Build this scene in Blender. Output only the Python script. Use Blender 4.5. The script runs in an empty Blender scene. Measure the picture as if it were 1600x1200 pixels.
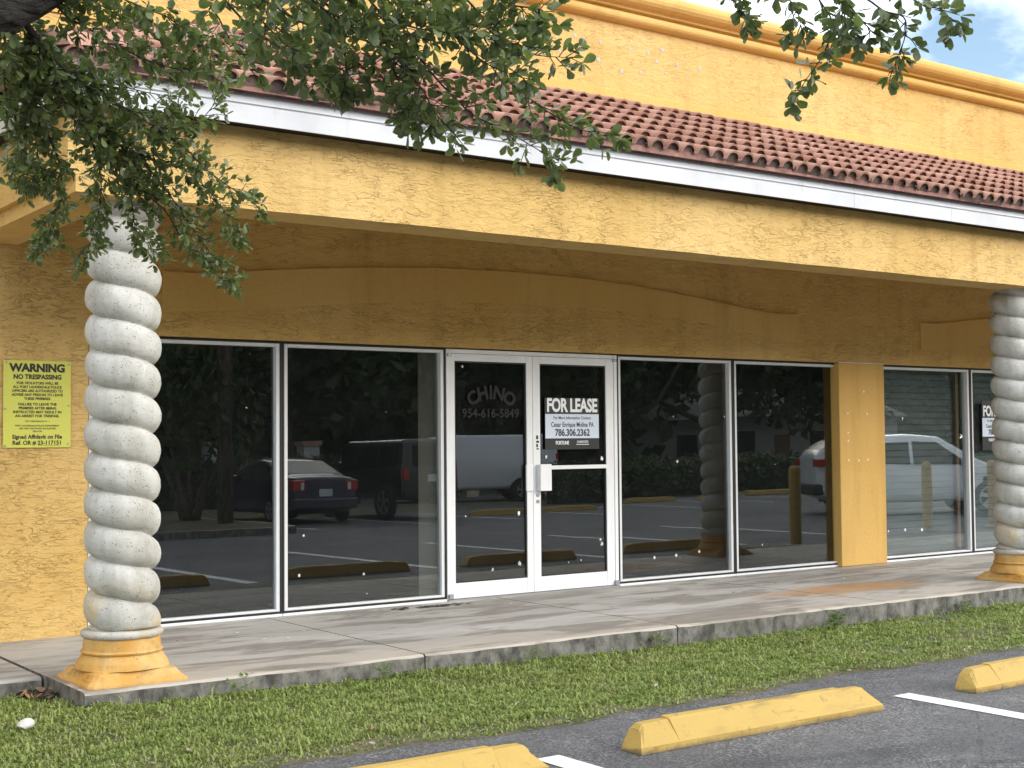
import bpy, bmesh, math, random
import numpy as np
from mathutils import Vector, Matrix

random.seed(7)
rng = np.random.default_rng(11)
S = bpy.context.scene
COL = S.collection
R = math.radians

# ------------------------------------------------------------------ camera, world, sun, exposure
cam = bpy.data.cameras.new("camera")
cam_o = bpy.data.objects.new("camera", cam)
COL.objects.link(cam_o)
cam.sensor_fit = 'HORIZONTAL'
cam.sensor_width = 36.0
cam.lens = 36.0 * 2138.44 / 1600.0
cam.clip_end = 2000.0
cr = Vector((0.81277228, -0.58252581, -0.00805652))
cu = Vector((-0.01755545, -0.03831237, 0.99911159))
cf = Vector((0.58231695, 0.81190877, 0.04136574))
m = Matrix.Identity(4)
for i in range(3):
    m[i][0] = cr[i]; m[i][1] = cu[i]; m[i][2] = -cf[i]
m[0][3], m[1][3], m[2][3] = -4.00665, -10.10342, 1.39188
cam_o.matrix_world = m
S.camera = cam_o
CAM = Vector((-4.00665, -10.10342, 1.39188))

SUN_EL, SUN_AZ = 17.0, 146.0      # degrees; azimuth measured clockwise from +y (north)
world = bpy.data.worlds.new("World")
S.world = world
world.use_nodes = True
wn = world.node_tree.nodes; wl = world.node_tree.links
wn.clear()
w_out = wn.new('ShaderNodeOutputWorld')
w_bg = wn.new('ShaderNodeBackground')
w_sky = wn.new('ShaderNodeTexSky')
w_sky.sky_type = 'NISHITA'
w_sky.sun_disc = False
w_sky.sun_elevation = R(SUN_EL)
w_sky.sun_rotation = R(SUN_AZ)
w_tc = wn.new('ShaderNodeTexCoord')
w_map = wn.new('ShaderNodeMapping')
w_map.inputs['Scale'].default_value = (1.0, 1.0, 1.9)
w_map.inputs['Location'].default_value = (2.89, 2.23, -1.26)
w_no = wn.new('ShaderNodeTexNoise')
w_no.inputs['Scale'].default_value = 2.6
w_no.inputs['Detail'].default_value = 7.0
w_no.inputs['Roughness'].default_value = 0.56
w_no.inputs['Distortion'].default_value = 0.25
w_rmp = wn.new('ShaderNodeValToRGB')
w_rmp.color_ramp.elements[0].position = 0.40
w_rmp.color_ramp.elements[1].position = 0.56
w_mix = wn.new('ShaderNodeMix'); w_mix.data_type = 'RGBA'
w_mix.inputs[7].default_value = (9.6, 9.9, 10.4, 1.0)     # bright cloud, same units as the sky
w_bg.inputs['Strength'].default_value = 0.08
wl.new(w_tc.outputs['Generated'], w_map.inputs['Vector'])
wl.new(w_map.outputs[0], w_no.inputs['Vector'])
wl.new(w_no.outputs['Fac'], w_rmp.inputs['Fac'])
wl.new(w_rmp.outputs['Color'], w_mix.inputs[0])
wl.new(w_sky.outputs[0], w_mix.inputs[6])
wl.new(w_mix.outputs[2], w_bg.inputs['Color'])
wl.new(w_bg.outputs[0], w_out.inputs['Surface'])

sun = bpy.data.lights.new("sun", 'SUN')
sun.energy = 1.2
sun.angle = R(55)
sun.color = (1.0, 0.955, 0.88)
sun_o = bpy.data.objects.new("sun", sun)
COL.objects.link(sun_o)
sd = Vector((math.sin(R(SUN_AZ)) * math.cos(R(SUN_EL)), math.cos(R(SUN_AZ)) * math.cos(R(SUN_EL)), math.sin(R(SUN_EL))))
sun_o.rotation_euler = sd.to_track_quat('Z', 'Y').to_euler()
sun_o.location = (0, 0, 30)

S.view_settings.view_transform = 'Standard'
S.view_settings.look = 'None'
S.view_settings.gamma = 1.0
S.view_settings.use_curve_mapping = False
S.view_settings.exposure = 1.82

# ------------------------------------------------------------------ material helpers
class NT:
    """small wrapper for building node trees"""
    def __init__(self, name):
        self.m = bpy.data.materials.new(name); self.m.use_nodes = True
        self.n = self.m.node_tree.nodes; self.l = self.m.node_tree.links
        self.n.clear()
        self.out = self.n.new('ShaderNodeOutputMaterial')
        self._tc = None
    def link(self, a, b): self.l.new(a, b)
    def tc(self, kind='Object'):
        if self._tc is None: self._tc = self.n.new('ShaderNodeTexCoord')
        return self._tc.outputs[kind]
    def mapping(self, vec, scale=(1, 1, 1), rot=(0, 0, 0), loc=(0, 0, 0)):
        k = self.n.new('ShaderNodeMapping')
        k.inputs['Scale'].default_value = scale; k.inputs['Rotation'].default_value = rot
        k.inputs['Location'].default_value = loc
        self.link(vec, k.inputs['Vector']); return k.outputs[0]
    def noise(self, vec, scale=5, detail=4, rough=0.5, dist=0.0):
        k = self.n.new('ShaderNodeTexNoise')
        k.inputs['Scale'].default_value = scale; k.inputs['Detail'].default_value = detail
        k.inputs['Roughness'].default_value = rough; k.inputs['Distortion'].default_value = dist
        self.link(vec, k.inputs['Vector']); return k.outputs['Fac']
    def voronoi(self, vec, scale=5, feature='F1', out='Distance', rnd=1.0):
        k = self.n.new('ShaderNodeTexVoronoi'); k.feature = feature
        k.inputs['Scale'].default_value = scale; k.inputs['Randomness'].default_value = rnd
        self.link(vec, k.inputs['Vector']); return k.outputs[out]
    def ramp(self, fac, stops, interp='LINEAR'):
        k = self.n.new('ShaderNodeValToRGB'); k.color_ramp.interpolation = interp
        e = k.color_ramp.elements
        while len(e) < len(stops): e.new(0.5)
        for i, (p, c) in enumerate(stops):
            e[i].position = p
            e[i].color = (c, c, c, 1) if not hasattr(c, '__len__') else (*c[:3], 1)
        self.link(fac, k.inputs['Fac']); return k.outputs['Color']
    def mix(self, fac, a, b, blend='MIX'):
        k = self.n.new('ShaderNodeMix'); k.data_type = 'RGBA'; k.blend_type = blend; k.clamp_factor = True
        for sock, v in ((0, fac), (6, a), (7, b)):
            if hasattr(v, 'node'): self.link(v, k.inputs[sock])
            elif sock == 0: k.inputs[0].default_value = v
            else: k.inputs[sock].default_value = (v, v, v, 1) if not hasattr(v, '__len__') else (*v[:3], 1)
        return k.outputs[2]
    def math(self, op, a, b=0.0, clamp=False):
        k = self.n.new('ShaderNodeMath'); k.operation = op; k.use_clamp = clamp
        for i, v in ((0, a), (1, b)):
            if hasattr(v, 'node'): self.link(v, k.inputs[i])
            else: k.inputs[i].default_value = v
        return k.outputs[0]
    def bump(self, h, strength=0.5, dist=0.01, normal=None):
        k = self.n.new('ShaderNodeBump')
        k.inputs['Strength'].default_value = strength; k.inputs['Distance'].default_value = dist
        self.link(h, k.inputs['Height'])
        if normal is not None: self.link(normal, k.inputs['Normal'])
        return k.outputs[0]
    def sep(self, vec):
        k = self.n.new('ShaderNodeSeparateXYZ'); self.link(vec, k.inputs[0]); return k.outputs
    def geo(self, what='Normal'):
        return self.n.new('ShaderNodeNewGeometry').outputs[what]
    def obj_random(self):
        return self.n.new('ShaderNodeObjectInfo').outputs['Random']
    def bsdf(self, color, rough=0.6, normal=None, metal=0.0, spec=0.5, **kw):
        k = self.n.new('ShaderNodeBsdfPrincipled')
        for nm, v in (('Base Color', color), ('Roughness', rough), ('Metallic', metal), ('Specular IOR Level', spec)):
            if hasattr(v, 'node'): self.link(v, k.inputs[nm])
            elif nm == 'Base Color': k.inputs[nm].default_value = (*v[:3], 1)
            else: k.inputs[nm].default_value = v
        if normal is not None: self.link(normal, k.inputs['Normal'])
        for nm, v in kw.items(): k.inputs[nm].default_value = v
        self.link(k.outputs[0], self.out.inputs['Surface'])
        return k

def plain(name, c, rough=0.5, metal=0.0, spec=0.5, **kw):
    t = NT(name); t.bsdf(c, rough, None, metal, spec, **kw); return t.m

YEL = (0.62, 0.408, 0.137)

def stucco(name, rot=0.0, smooth=False, tint=(1, 1, 1), ridge=1.0):
    t = NT(name)
    p = t.tc()
    base = tuple(a * b for a, b in zip(YEL, tint))
    big = t.noise(p, 0.55, 3, 0.5)
    col = t.mix(t.ramp(big, [(0.35, 0), (0.65, 1)]), base, (base[0] * 1.10, base[1] * 1.14, base[2] * 1.35))
    # repainted rectangular patches
    pq = t.mapping(p, (0.45, 0.45, 0.9))
    vor = t.voronoi(pq, 1.3, 'F1', 'Color')
    patch = t.noise(vor, 3.0, 0, 0)
    col = t.mix(t.ramp(patch, [(0.5, 0), (0.56, 0.35)]), col, (base[0] * 0.95, base[1] * 0.90, base[2] * 0.80))
    # dirty vertical streaks
    st = t.noise(t.mapping(p, (5, 5, 0.5)), 1.0, 4, 0.6)
    col = t.mix(t.ramp(st, [(0.50, 0), (0.75, 0.38)]), col, (base[0] * 0.62, base[1] * 0.56, base[2] * 0.5))
    if smooth:
        f = t.noise(p, 95, 3, 0.6)
        n = t.bump(f, 0.35, 0.004)
        w = t.noise(p, 9, 3, 0.5)
        n = t.bump(w, 0.12, 0.01, n)
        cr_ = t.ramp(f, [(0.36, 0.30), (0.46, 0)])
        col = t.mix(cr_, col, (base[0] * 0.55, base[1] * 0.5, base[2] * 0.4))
    else:
        # trowelled render: short broken drag marks, soft mounds, fine sand
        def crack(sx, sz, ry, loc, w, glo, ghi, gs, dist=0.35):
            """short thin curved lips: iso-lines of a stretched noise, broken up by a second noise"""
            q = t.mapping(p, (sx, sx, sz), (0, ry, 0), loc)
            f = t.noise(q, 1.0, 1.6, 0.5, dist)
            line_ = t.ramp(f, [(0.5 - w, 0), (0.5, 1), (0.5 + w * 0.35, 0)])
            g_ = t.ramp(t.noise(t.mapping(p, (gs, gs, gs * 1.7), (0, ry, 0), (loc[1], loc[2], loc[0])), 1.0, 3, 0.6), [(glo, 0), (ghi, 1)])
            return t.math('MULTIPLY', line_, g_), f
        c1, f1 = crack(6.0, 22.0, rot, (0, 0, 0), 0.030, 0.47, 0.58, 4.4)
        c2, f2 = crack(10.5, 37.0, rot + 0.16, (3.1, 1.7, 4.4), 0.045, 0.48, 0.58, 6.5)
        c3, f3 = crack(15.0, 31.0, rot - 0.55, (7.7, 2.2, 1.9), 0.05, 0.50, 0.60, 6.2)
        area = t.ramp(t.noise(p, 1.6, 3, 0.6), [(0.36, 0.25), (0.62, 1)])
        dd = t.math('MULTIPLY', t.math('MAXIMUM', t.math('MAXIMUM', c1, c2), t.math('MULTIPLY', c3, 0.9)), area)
        mound = t.noise(t.mapping(p, (8, 8, 17), (0, rot, 0)), 1.0, 5, 0.62, 0.3)
        fine = t.noise(p, 75, 3, 0.65)
        lips = t.math('ADD', t.ramp(f1, [(0.49, 0), (0.51, 0.6)]), t.ramp(f2, [(0.49, 0), (0.515, 0.45)]))
        h = t.math('ADD', t.math('MULTIPLY', mound, 1.5), t.math('MULTIPLY', fine, 0.35))
        h = t.math('ADD', h, t.math('MULTIPLY', lips, 0.35))
        h = t.math('SUBTRACT', h, t.math('MULTIPLY', dd, 0.9))
        n = t.bump(h, 0.85 * ridge, 0.011)
        # crease shade and some grime, painted into the trowel lips as darker colour
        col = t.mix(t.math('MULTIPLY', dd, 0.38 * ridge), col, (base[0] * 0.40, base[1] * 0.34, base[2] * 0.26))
    t.bsdf(col, 0.72, n, spec=0.25)
    return t.m

M = {}
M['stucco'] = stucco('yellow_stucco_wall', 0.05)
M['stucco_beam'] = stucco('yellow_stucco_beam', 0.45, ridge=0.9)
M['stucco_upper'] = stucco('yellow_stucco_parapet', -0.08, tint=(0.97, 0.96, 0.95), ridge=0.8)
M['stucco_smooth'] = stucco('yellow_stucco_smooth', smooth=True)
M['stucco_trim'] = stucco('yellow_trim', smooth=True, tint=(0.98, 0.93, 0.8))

def mk_white_metal(name, c=(0.80, 0.82, 0.84), rough=0.4, dirt=0.25):
    t = NT(name); p = t.tc()
    a = t.noise(p, 2.3, 5, 0.6)
    b = t.noise(t.mapping(p, (9, 9, 1.5)), 1.0, 4, 0.6)
    s = t.voronoi(p, 28, 'F1', 'Distance')
    col = t.mix(t.ramp(a, [(0.4, 0), (0.7, dirt)]), c, (c[0] * 0.7, c[1] * 0.69, c[2] * 0.66))
    col = t.mix(t.ramp(b, [(0.58, 0), (0.75, dirt)]), col, (c[0] * 0.55, c[1] * 0.53, c[2] * 0.48))
    col = t.mix(t.ramp(s, [(0.025, 0.5), (0.05, 0)]), col, (0.2, 0.19, 0.17))
    t.bsdf(col, t.ramp(a, [(0.3, rough - 0.08), (0.7, rough + 0.15)]), t.bump(t.noise(p, 3.0, 3, 0.5), 0.08, 0.01))
    return t.m
M['white_metal'] = mk_white_metal('white_painted_metal')
M['fascia'] = mk_white_metal('white_fascia_metal', (0.54, 0.56, 0.60), 0.45, 0.35)
M['frame'] = mk_white_metal('white_aluminium_frame', (0.70, 0.72, 0.74), 0.38, 0.2)
M['mill'] = plain('grey_aluminium', (0.36, 0.36, 0.37), 0.38, 0.6)
M['gasket'] = plain('black_gasket', (0.010, 0.010, 0.011), 0.55)
M['dark'] = plain('eave_shadow_brown', (0.02, 0.014, 0.01), 0.9)  # shadow of the open eave put into the soffit colour
M['steel'] = plain('dull_steel', (0.35, 0.34, 0.32), 0.4, 0.9)
M['brown_board'] = plain('brown_board', (0.21, 0.13, 0.08), 0.6)
M['interior_stand_in_grey'] = plain('interior_stand_in_grey', (0.13, 0.115, 0.10), 0.7)
M['interior'] = plain('interior_grey', (0.12, 0.12, 0.12), 0.8)
M['white_chip'] = plain('white_residue', (0.75, 0.76, 0.78), 0.6)
M['bare'] = plain('bare_plaster', (0.43, 0.42, 0.43), 0.8)

def mk_glass(name, refl, trans, tint):
    t = NT(name); p = t.tc()
    n = t.bump(t.noise(p, 2.4, 1.0, 0.4), 1.0, 0.00022)
    g = t.n.new('ShaderNodeBsdfGlossy'); g.inputs['Roughness'].default_value = 0.0
    g.inputs['Color'].default_value = (0.95, 0.98, 1.0, 1); t.link(n, g.inputs['Normal'])
    tr = t.n.new('ShaderNodeBsdfTransparent'); tr.inputs['Color'].default_value = (*tint, 1)
    lw = t.n.new('ShaderNodeLayerWeight'); lw.inputs['Blend'].default_value = 0.5
    f = t.math('ADD', t.math('MULTIPLY', t.math('POWER', lw.outputs['Facing'], 5.0), 0.9), refl, True)
    mx = t.n.new('ShaderNodeMixShader')
    t.link(f, mx.inputs[0]); t.link(tr.outputs[0], mx.inputs[1]); t.link(g.outputs[0], mx.inputs[2])
    # thin film of dust
    d = t.n.new('ShaderNodeBsdfDiffuse'); d.inputs['Color'].default_value = (0.3, 0.3, 0.29, 1)
    mx2 = t.n.new('ShaderNodeMixShader')
    du = t.ramp(t.noise(t.mapping(p, (1, 1, 0.6)), 3.0, 6, 0.65), [(0.45, 0.001), (0.8, 0.014)])
    t.link(du, mx2.inputs[0]); t.link(mx.outputs[0], mx2.inputs[1]); t.link(d.outputs[0], mx2.inputs[2])
    t.link(mx2.outputs[0], t.out.inputs['Surface'])
    return t.m
M['glass'] = mk_glass('window_glass', 0.078, 0.8, (0.80, 0.83, 0.82))
M['glass_clear'] = mk_glass('clear_window_glass', 0.13, 0.9, (0.88, 0.92, 0.92))
M['film'] = plain('black_window_film', (0.004, 0.004, 0.005), 0.5, spec=0.1)

def mk_tile():
    t = NT('terracotta_tile'); p = t.tc('Object')
    rnd = t.obj_random()
    base = t.mix(rnd, (0.29, 0.145, 0.105), (0.44, 0.245, 0.185))
    geo = t.geo('Position')
    blot = t.noise(geo, 7, 5, 0.62)
    col = t.mix(t.ramp(blot, [(0.42, 0), (0.7, 0.55)]), base, (0.50, 0.33, 0.265))
    moss = t.noise(geo, 2.2, 4, 0.6)
    col = t.mix(t.ramp(moss, [(0.55, 0), (0.78, 0.4)]), col, (0.15, 0.09, 0.075))
    n = t.bump(t.noise(geo, 90, 3, 0.6), 0.3, 0.004)
    t.bsdf(col, 0.82, n, spec=0.2); return t.m
M['tile'] = mk_tile()
def mk_mortar():
    t = NT('weathered_mortar'); g = t.geo('Position')
    col = t.mix(t.ramp(t.noise(g, 8, 4, 0.6), [(0.4, 0), (0.65, 1)]), (0.085, 0.055, 0.048), (0.20, 0.13, 0.11))
    t.bsdf(col, 0.9, t.bump(t.noise(g, 60, 3), 0.5, 0.01)); return t.m
M['mortar'] = mk_mortar()
def mk_closure():
    t = NT('eave_closure_clay'); g = t.geo('Position')
    col = t.mix(t.ramp(t.noise(g, 6, 4, 0.6), [(0.4, 0), (0.65, 1)]), (0.17, 0.085, 0.07), (0.36, 0.19, 0.155))
    t.bsdf(col, 0.85, t.bump(t.noise(g, 60, 3), 0.4, 0.01)); return t.m
M['closure'] = mk_closure()

def mk_concrete_col():
    t = NT('cast_stone'); p = t.tc()
    big = t.noise(p, 3.0, 5, 0.6)
    col = t.mix(t.ramp(big, [(0.38, 0), (0.68, 1)]), (0.47, 0.46, 0.42), (0.60, 0.60, 0.57))
    st = t.noise(t.mapping(p, (6, 6, 1.2)), 1.0, 5, 0.6)
    col = t.mix(t.ramp(st, [(0.45, 0), (0.70, 0.65)]), col, (0.30, 0.285, 0.24))
    sp = t.voronoi(p, 62, 'F1', 'Distance')
    gate = t.ramp(t.noise(p, 22, 3, 0.6), [(0.45, 0), (0.58, 1)])
    pore = t.math('MULTIPLY', t.ramp(sp, [(0.20, 1), (0.31, 0)]), gate)
    sp2 = t.voronoi(p, 150, 'F1', 'Distance')
    pore2 = t.math('MULTIPLY', t.ramp(sp2, [(0.15, 1), (0.28, 0)]), t.ramp(t.noise(p, 30, 2), [(0.45, 0), (0.6, 0.7)]))
    pr = t.math('MAXIMUM', pore, pore2)
    col = t.mix(t.math('MULTIPLY', pr, 0.62), col, (0.14, 0.13, 0.105))
    # old yellow overspray near the foot
    z = t.sep(p)[2]
    zz = t.math('ADD', z, t.math('MULTIPLY', t.noise(p, 4.5, 4, 0.6), 0.55))
    ye = t.ramp(zz, [(0.66, 1), (0.86, 0)])
    ye = t.math('MULTIPLY', ye, t.ramp(t.noise(p, 3.2, 4, 0.6), [(0.46, 0), (0.60, 0.9)]))
    col = t.mix(ye, col, (0.60, 0.42, 0.17))
    n = t.bump(pr, 0.55, -0.006)
    n = t.bump(t.noise(p, 38, 4, 0.6), 0.28, 0.006, n)
    t.bsdf(col, 0.85, n, spec=0.2); return t.m
M['cast'] = mk_concrete_col()
def mk_base():
    t = NT('yellow_painted_cast_stone'); p = t.tc()
    big = t.noise(p, 5, 5, 0.6)
    col = t.mix(t.ramp(big, [(0.4, 0), (0.65, 1)]), (0.56, 0.30, 0.075), (0.62, 0.42, 0.17))
    sp = t.voronoi(p, 45, 'F1', 'Distance')
    pr = t.math('MULTIPLY', t.ramp(sp, [(0.1, 1), (0.2, 0)]), t.ramp(t.noise(p, 14, 3), [(0.5, 0), (0.62, 1)]))
    col = t.mix(t.math('MULTIPLY', pr, 0.8), col, (0.10, 0.07, 0.035))
    d = t.noise(p, 11, 5, 0.65)
    col = t.mix(t.ramp(d, [(0.52, 0), (0.72, 0.5)]), col, (0.30, 0.19, 0.08))
    n = t.bump(pr, 0.6, -0.006); n = t.bump(t.noise(p, 30, 4), 0.35, 0.006, n)
    t.bsdf(col, 0.8, n, spec=0.25); return t.m
M['col_base'] = mk_base()

def mk_walk():
    t = NT('walkway_concrete'); p = t.geo('Position')
    big = t.noise(t.mapping(p, (0.55, 1.5, 1)), 1.1, 5, 0.6)
    col = t.mix(t.ramp(big, [(0.36, 0), (0.66, 1)]), (0.40, 0.385, 0.36), (0.53, 0.51, 0.475))
    x, y, z = t.sep(p)
    # walked-on tan band along the outer edge
    yy = t.math('ADD', y, t.math('MULTIPLY', t.noise(p, 1.6, 4, 0.6), 0.9))
    tan = t.ramp(t.math('MULTIPLY', t.math('ADD', yy, 2.3), 0.5), [(0.20, 1), (0.55, 0)])
    col = t.mix(t.math('MULTIPLY', tan, 0.65), col, (0.46, 0.395, 0.315))
    # dark water streaks lying along the walk
    q = t.mapping(p, (0.75, 3.1, 1), (0, 0, R(3)), (0.4, 0.2, 0))
    s = t.noise(q, 1.0, 6, 0.62, 0.7)
    col = t.mix(t.ramp(s, [(0.50, 0), (0.58, 0.66), (0.68, 0.5)]), col, (0.18, 0.155, 0.13))
    s2 = t.noise(t.mapping(p, (2.2, 7.0, 1)), 1.0, 5, 0.6, 0.8)
    col = t.mix(t.ramp(s2, [(0.53, 0), (0.70, 0.45)]), col, (0.22, 0.19, 0.15))
    # rust stain spreading on the slab before the right-hand column
    dx = t.math('DIVIDE', t.math('SUBTRACT', x, 5.9), 1.5); dy = t.math('DIVIDE', t.math('SUBTRACT', y, -1.55), 0.42)
    r2 = t.math('ADD', t.math('MULTIPLY', dx, dx), t.math('MULTIPLY', dy, dy))
    r2 = t.math('ADD', r2, t.math('MULTIPLY', t.noise(t.mapping(p, (1.2, 5, 1)), 1.5, 5, 0.65), 1.3))
    col = t.mix(t.ramp(t.math('MULTIPLY', r2, 0.5), [(0.35, 0.75), (0.72, 0)]), col, (0.45, 0.235, 0.08))
    sp = t.voronoi(p, 16, 'F1', 'Distance')
    col = t.mix(t.ramp(sp, [(0.03, 0.8), (0.055, 0)]), col, (0.62, 0.61, 0.58))
    sp = t.voronoi(t.mapping(p, (1, 1, 1), (0, 0, 1)), 11, 'F1', 'Distance')
    col = t.mix(t.ramp(sp, [(0.025, 0.8), (0.05, 0)]), col, (0.06, 0.055, 0.05))
    # algae-grey dirt on the vertical kerb face, breaking up towards the worn top edge
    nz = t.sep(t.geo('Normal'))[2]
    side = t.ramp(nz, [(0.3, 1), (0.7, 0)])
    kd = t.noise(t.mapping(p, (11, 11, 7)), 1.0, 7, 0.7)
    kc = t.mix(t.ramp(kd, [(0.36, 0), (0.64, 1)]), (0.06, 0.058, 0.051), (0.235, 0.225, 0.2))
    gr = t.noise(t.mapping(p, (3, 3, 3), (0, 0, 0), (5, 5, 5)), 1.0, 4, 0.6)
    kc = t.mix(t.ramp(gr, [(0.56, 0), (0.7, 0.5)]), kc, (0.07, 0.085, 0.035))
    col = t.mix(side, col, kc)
    n = t.bump(t.noise(p, 55, 4, 0.65), 0.3, 0.006)
    n = t.bump(t.noise(p, 6, 4, 0.6), 0.2, 0.02, n)
    t.bsdf(col, t.ramp(s, [(0.5, 0.8), (0.62, 0.55)]), n, spec=0.3); return t.m
M['walk'] = mk_walk()

def mk_asphalt():
    t = NT('asphalt'); p = t.geo('Position')
    big = t.noise(p, 0.5, 5, 0.6)
    col = t.mix(t.ramp(big, [(0.35, 0), (0.68, 1)]), (0.074, 0.074, 0.076), (0.118, 0.117, 0.119))
    mid = t.noise(p, 3.2, 5, 0.65)
    col = t.mix(t.ramp(mid, [(0.48, 0), (0.72, 0.6)]), col, (0.17, 0.168, 0.166))
    sp = t.voronoi(p, 95, 'F1', 'Color')
    spk = t.noise(sp, 40, 0, 0)
    wear = t.ramp(t.noise(p, 1.7, 5, 0.6), [(0.42, 0.25), (0.66, 1)])
    col = t.mix(t.math('MULTIPLY', t.ramp(spk, [(0.54, 0), (0.66, 0.8)]), wear), col, (0.30, 0.295, 0.285))
    col = t.mix(t.ramp(spk, [(0.30, 0.6), (0.42, 0)]), col, (0.03, 0.03, 0.032))
    seal = t.noise(t.mapping(p, (0.35, 1.1, 1), (0, 0, 0), (7, 3, 0)), 1.0, 4, 0.55, 0.5)
    col = t.mix(t.ramp(seal, [(0.54, 0), (0.64, 0.45)]), col, (0.034, 0.035, 0.039))
    cr_ = t.voronoi(t.mapping(p, (1, 1, 1), (0, 0, 0.4)), 0.55, 'DISTANCE_TO_EDGE', 'Distance')
    crw = t.math('ADD', cr_, t.math('MULTIPLY', t.noise(p, 5, 4, 0.6), 0.05))
    col = t.mix(t.ramp(crw, [(0.024, 0.35), (0.030, 0)]), col, (0.02, 0.02, 0.02))
    n = t.bump(t.noise(p, 130, 3, 0.7), 0.6, 0.008)
    t.bsdf(col, 0.78, n, spec=0.35); return t.m
M['asphalt'] = mk_asphalt()

def mk_paint(name, c, wear=0.5, under=(0.12, 0.12, 0.12), scale=9, foot=False):
    t = NT(name); p = t.geo('Position')
    a = t.noise(p, scale, 6, 0.7)
    col = t.mix(t.ramp(t.noise(p, 2.5, 4), [(0.4, 0), (0.7, 0.3)]), c, tuple(k * 0.72 for k in c))
    col = t.mix(t.ramp(a, [(0.60, 0), (0.66, wear)]), col, under)
    cr_ = t.voronoi(t.mapping(p, (1, 0.5, 0.4), (0, 0.2, 0.3)), 1.5, 'DISTANCE_TO_EDGE', 'Distance')
    crw = t.math('ADD', cr_, t.math('MULTIPLY', t.noise(p, 9, 4, 0.6), 0.05))
    col = t.mix(t.ramp(crw, [(0.0165, wear * 0.8), (0.021, 0)]), col, under)
    if foot:
        z = t.math('ADD', t.sep(p)[2], t.math('MULTIPLY', t.noise(p, 22, 4, 0.65), 0.05))
        col = t.mix(t.ramp(t.math('ADD', z, 0.3), [(0.160, 0.85), (0.182, 0)]), col, (0.17, 0.13, 0.075))
        sc = t.noise(t.mapping(p, (2.0, 7, 7)), 1.0, 5, 0.65, 0.4)
        col = t.mix(t.ramp(sc, [(0.56, 0), (0.72, 0.5)]), col, (0.30, 0.20, 0.07))
        sk = t.noise(t.mapping(p, (1.3, 3, 20), (0.2, 0.1, 0)), 1.0, 4, 0.6)
        col = t.mix(t.ramp(sk, [(0.62, 0), (0.68, 0.45)]), col, (0.10, 0.085, 0.06))
    n = t.bump(t.noise(p, 70, 4, 0.65), 0.45, 0.008)
    t.bsdf(col, 0.65, n, spec=0.35); return t.m
M['yellow_paint'] = mk_paint('yellow_road_paint', (0.49, 0.33, 0.085), 0.7, (0.24, 0.17, 0.08), foot=True)
M['white_paint'] = mk_paint('white_road_paint', (0.74, 0.75, 0.76), 0.6, (0.2, 0.2, 0.2), 14)

def mk_soil():
    t = NT('lawn_soil'); p = t.geo('Position')
    a = t.noise(p, 4, 6, 0.65)
    col = t.mix(t.ramp(a, [(0.4, 0), (0.62, 1)]), (0.045, 0.055, 0.018), (0.12, 0.10, 0.06))
    col = t.mix(t.ramp(t.noise(p, 40, 3), [(0.5, 0), (0.7, 0.7)]), col, (0.20, 0.165, 0.11))
    t.bsdf(col, 0.95, t.bump(a, 0.6, 0.03)); return t.m
M['soil'] = mk_soil()

def mk_grass():
    t = NT('grass_blades'); p = t.geo('Position')
    a = t.noise(p, 2.6, 4, 0.6)
    b = t.noise(p, 45, 2, 0.5)
    col = t.mix(t.ramp(a, [(0.36, 0), (0.64, 1)]), (0.195, 0.275, 0.060), (0.30, 0.365, 0.10))
    col = t.mix(t.ramp(b, [(0.4, 0), (0.65, 0.8)]), col, (0.34, 0.42, 0.13))
    col = t.mix(t.ramp(t.noise(t.mapping(p, (1, 1, 1), (0, 0, 0), (9, 4, 2)), 70, 2), [(0.60, 0), (0.68, 0.75)]), col, (0.26, 0.22, 0.10))
    dry = t.math('MULTIPLY', t.ramp(t.noise(p, 0.9, 4, 0.65), [(0.50, 0), (0.68, 0.6)]), t.ramp(t.noise(p, 30, 2), [(0.42, 0.2), (0.6, 1)]))
    col = t.mix(dry, col, (0.33, 0.30, 0.14))
    k = t.bsdf(col, 0.5, None, spec=0.35)
    tl = t.n.new('ShaderNodeBsdfTranslucent'); t.link(col, tl.inputs['Color'])
    mx = t.n.new('ShaderNodeMixShader'); mx.inputs[0].default_value = 0.3
    t.link(k.outputs[0], mx.inputs[1]); t.link(tl.outputs[0], mx.inputs[2]); t.link(mx.outputs[0], t.out.inputs['Surface'])
    return t.m
M['grass'] = mk_grass()

def mk_leaf(name, c1, c2, scale=18.0, trans=0.28, rough=0.38):
    t = NT(name); p = t.geo('Position')
    a = t.noise(p, scale, 2, 0.5)
    col = t.mix(t.ramp(a, [(0.36, 0), (0.62, 1)]), c1, c2)
    k = t.bsdf(col, rough, None, spec=0.55)
    tl = t.n.new('ShaderNodeBsdfTranslucent')
    t.link(t.mix(0.5, col, (0.20, 0.30, 0.03)), tl.inputs['Color'])
    mx = t.n.new('ShaderNodeMixShader'); mx.inputs[0].default_value = trans
    t.link(k.outputs[0], mx.inputs[1]); t.link(tl.outputs[0], mx.inputs[2]); t.link(mx.outputs[0], t.out.inputs['Surface'])
    return t.m
M['oak_leaf'] = mk_leaf('oak_leaf', (0.060, 0.088, 0.036), (0.135, 0.168, 0.070), trans=0.33, rough=0.36)
M['oak_leaf_young'] = mk_leaf('young_oak_leaf', (0.12, 0.165, 0.055), (0.20, 0.245, 0.09), trans=0.35, rough=0.42)
M['tree_leaf'] = mk_leaf('far_leaf', (0.02, 0.038, 0.012), (0.055, 0.085, 0.022), 0.9, 0.15, 0.6)
M['hedge_leaf'] = mk_leaf('hedge_leaf', (0.022, 0.045, 0.012), (0.05, 0.085, 0.02), 2.0, 0.15, 0.6)
M['weed_leaf'] = mk_leaf('weed_leaf', (0.10, 0.19, 0.03), (0.17, 0.28, 0.05), 20, 0.3, 0.5)
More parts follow.
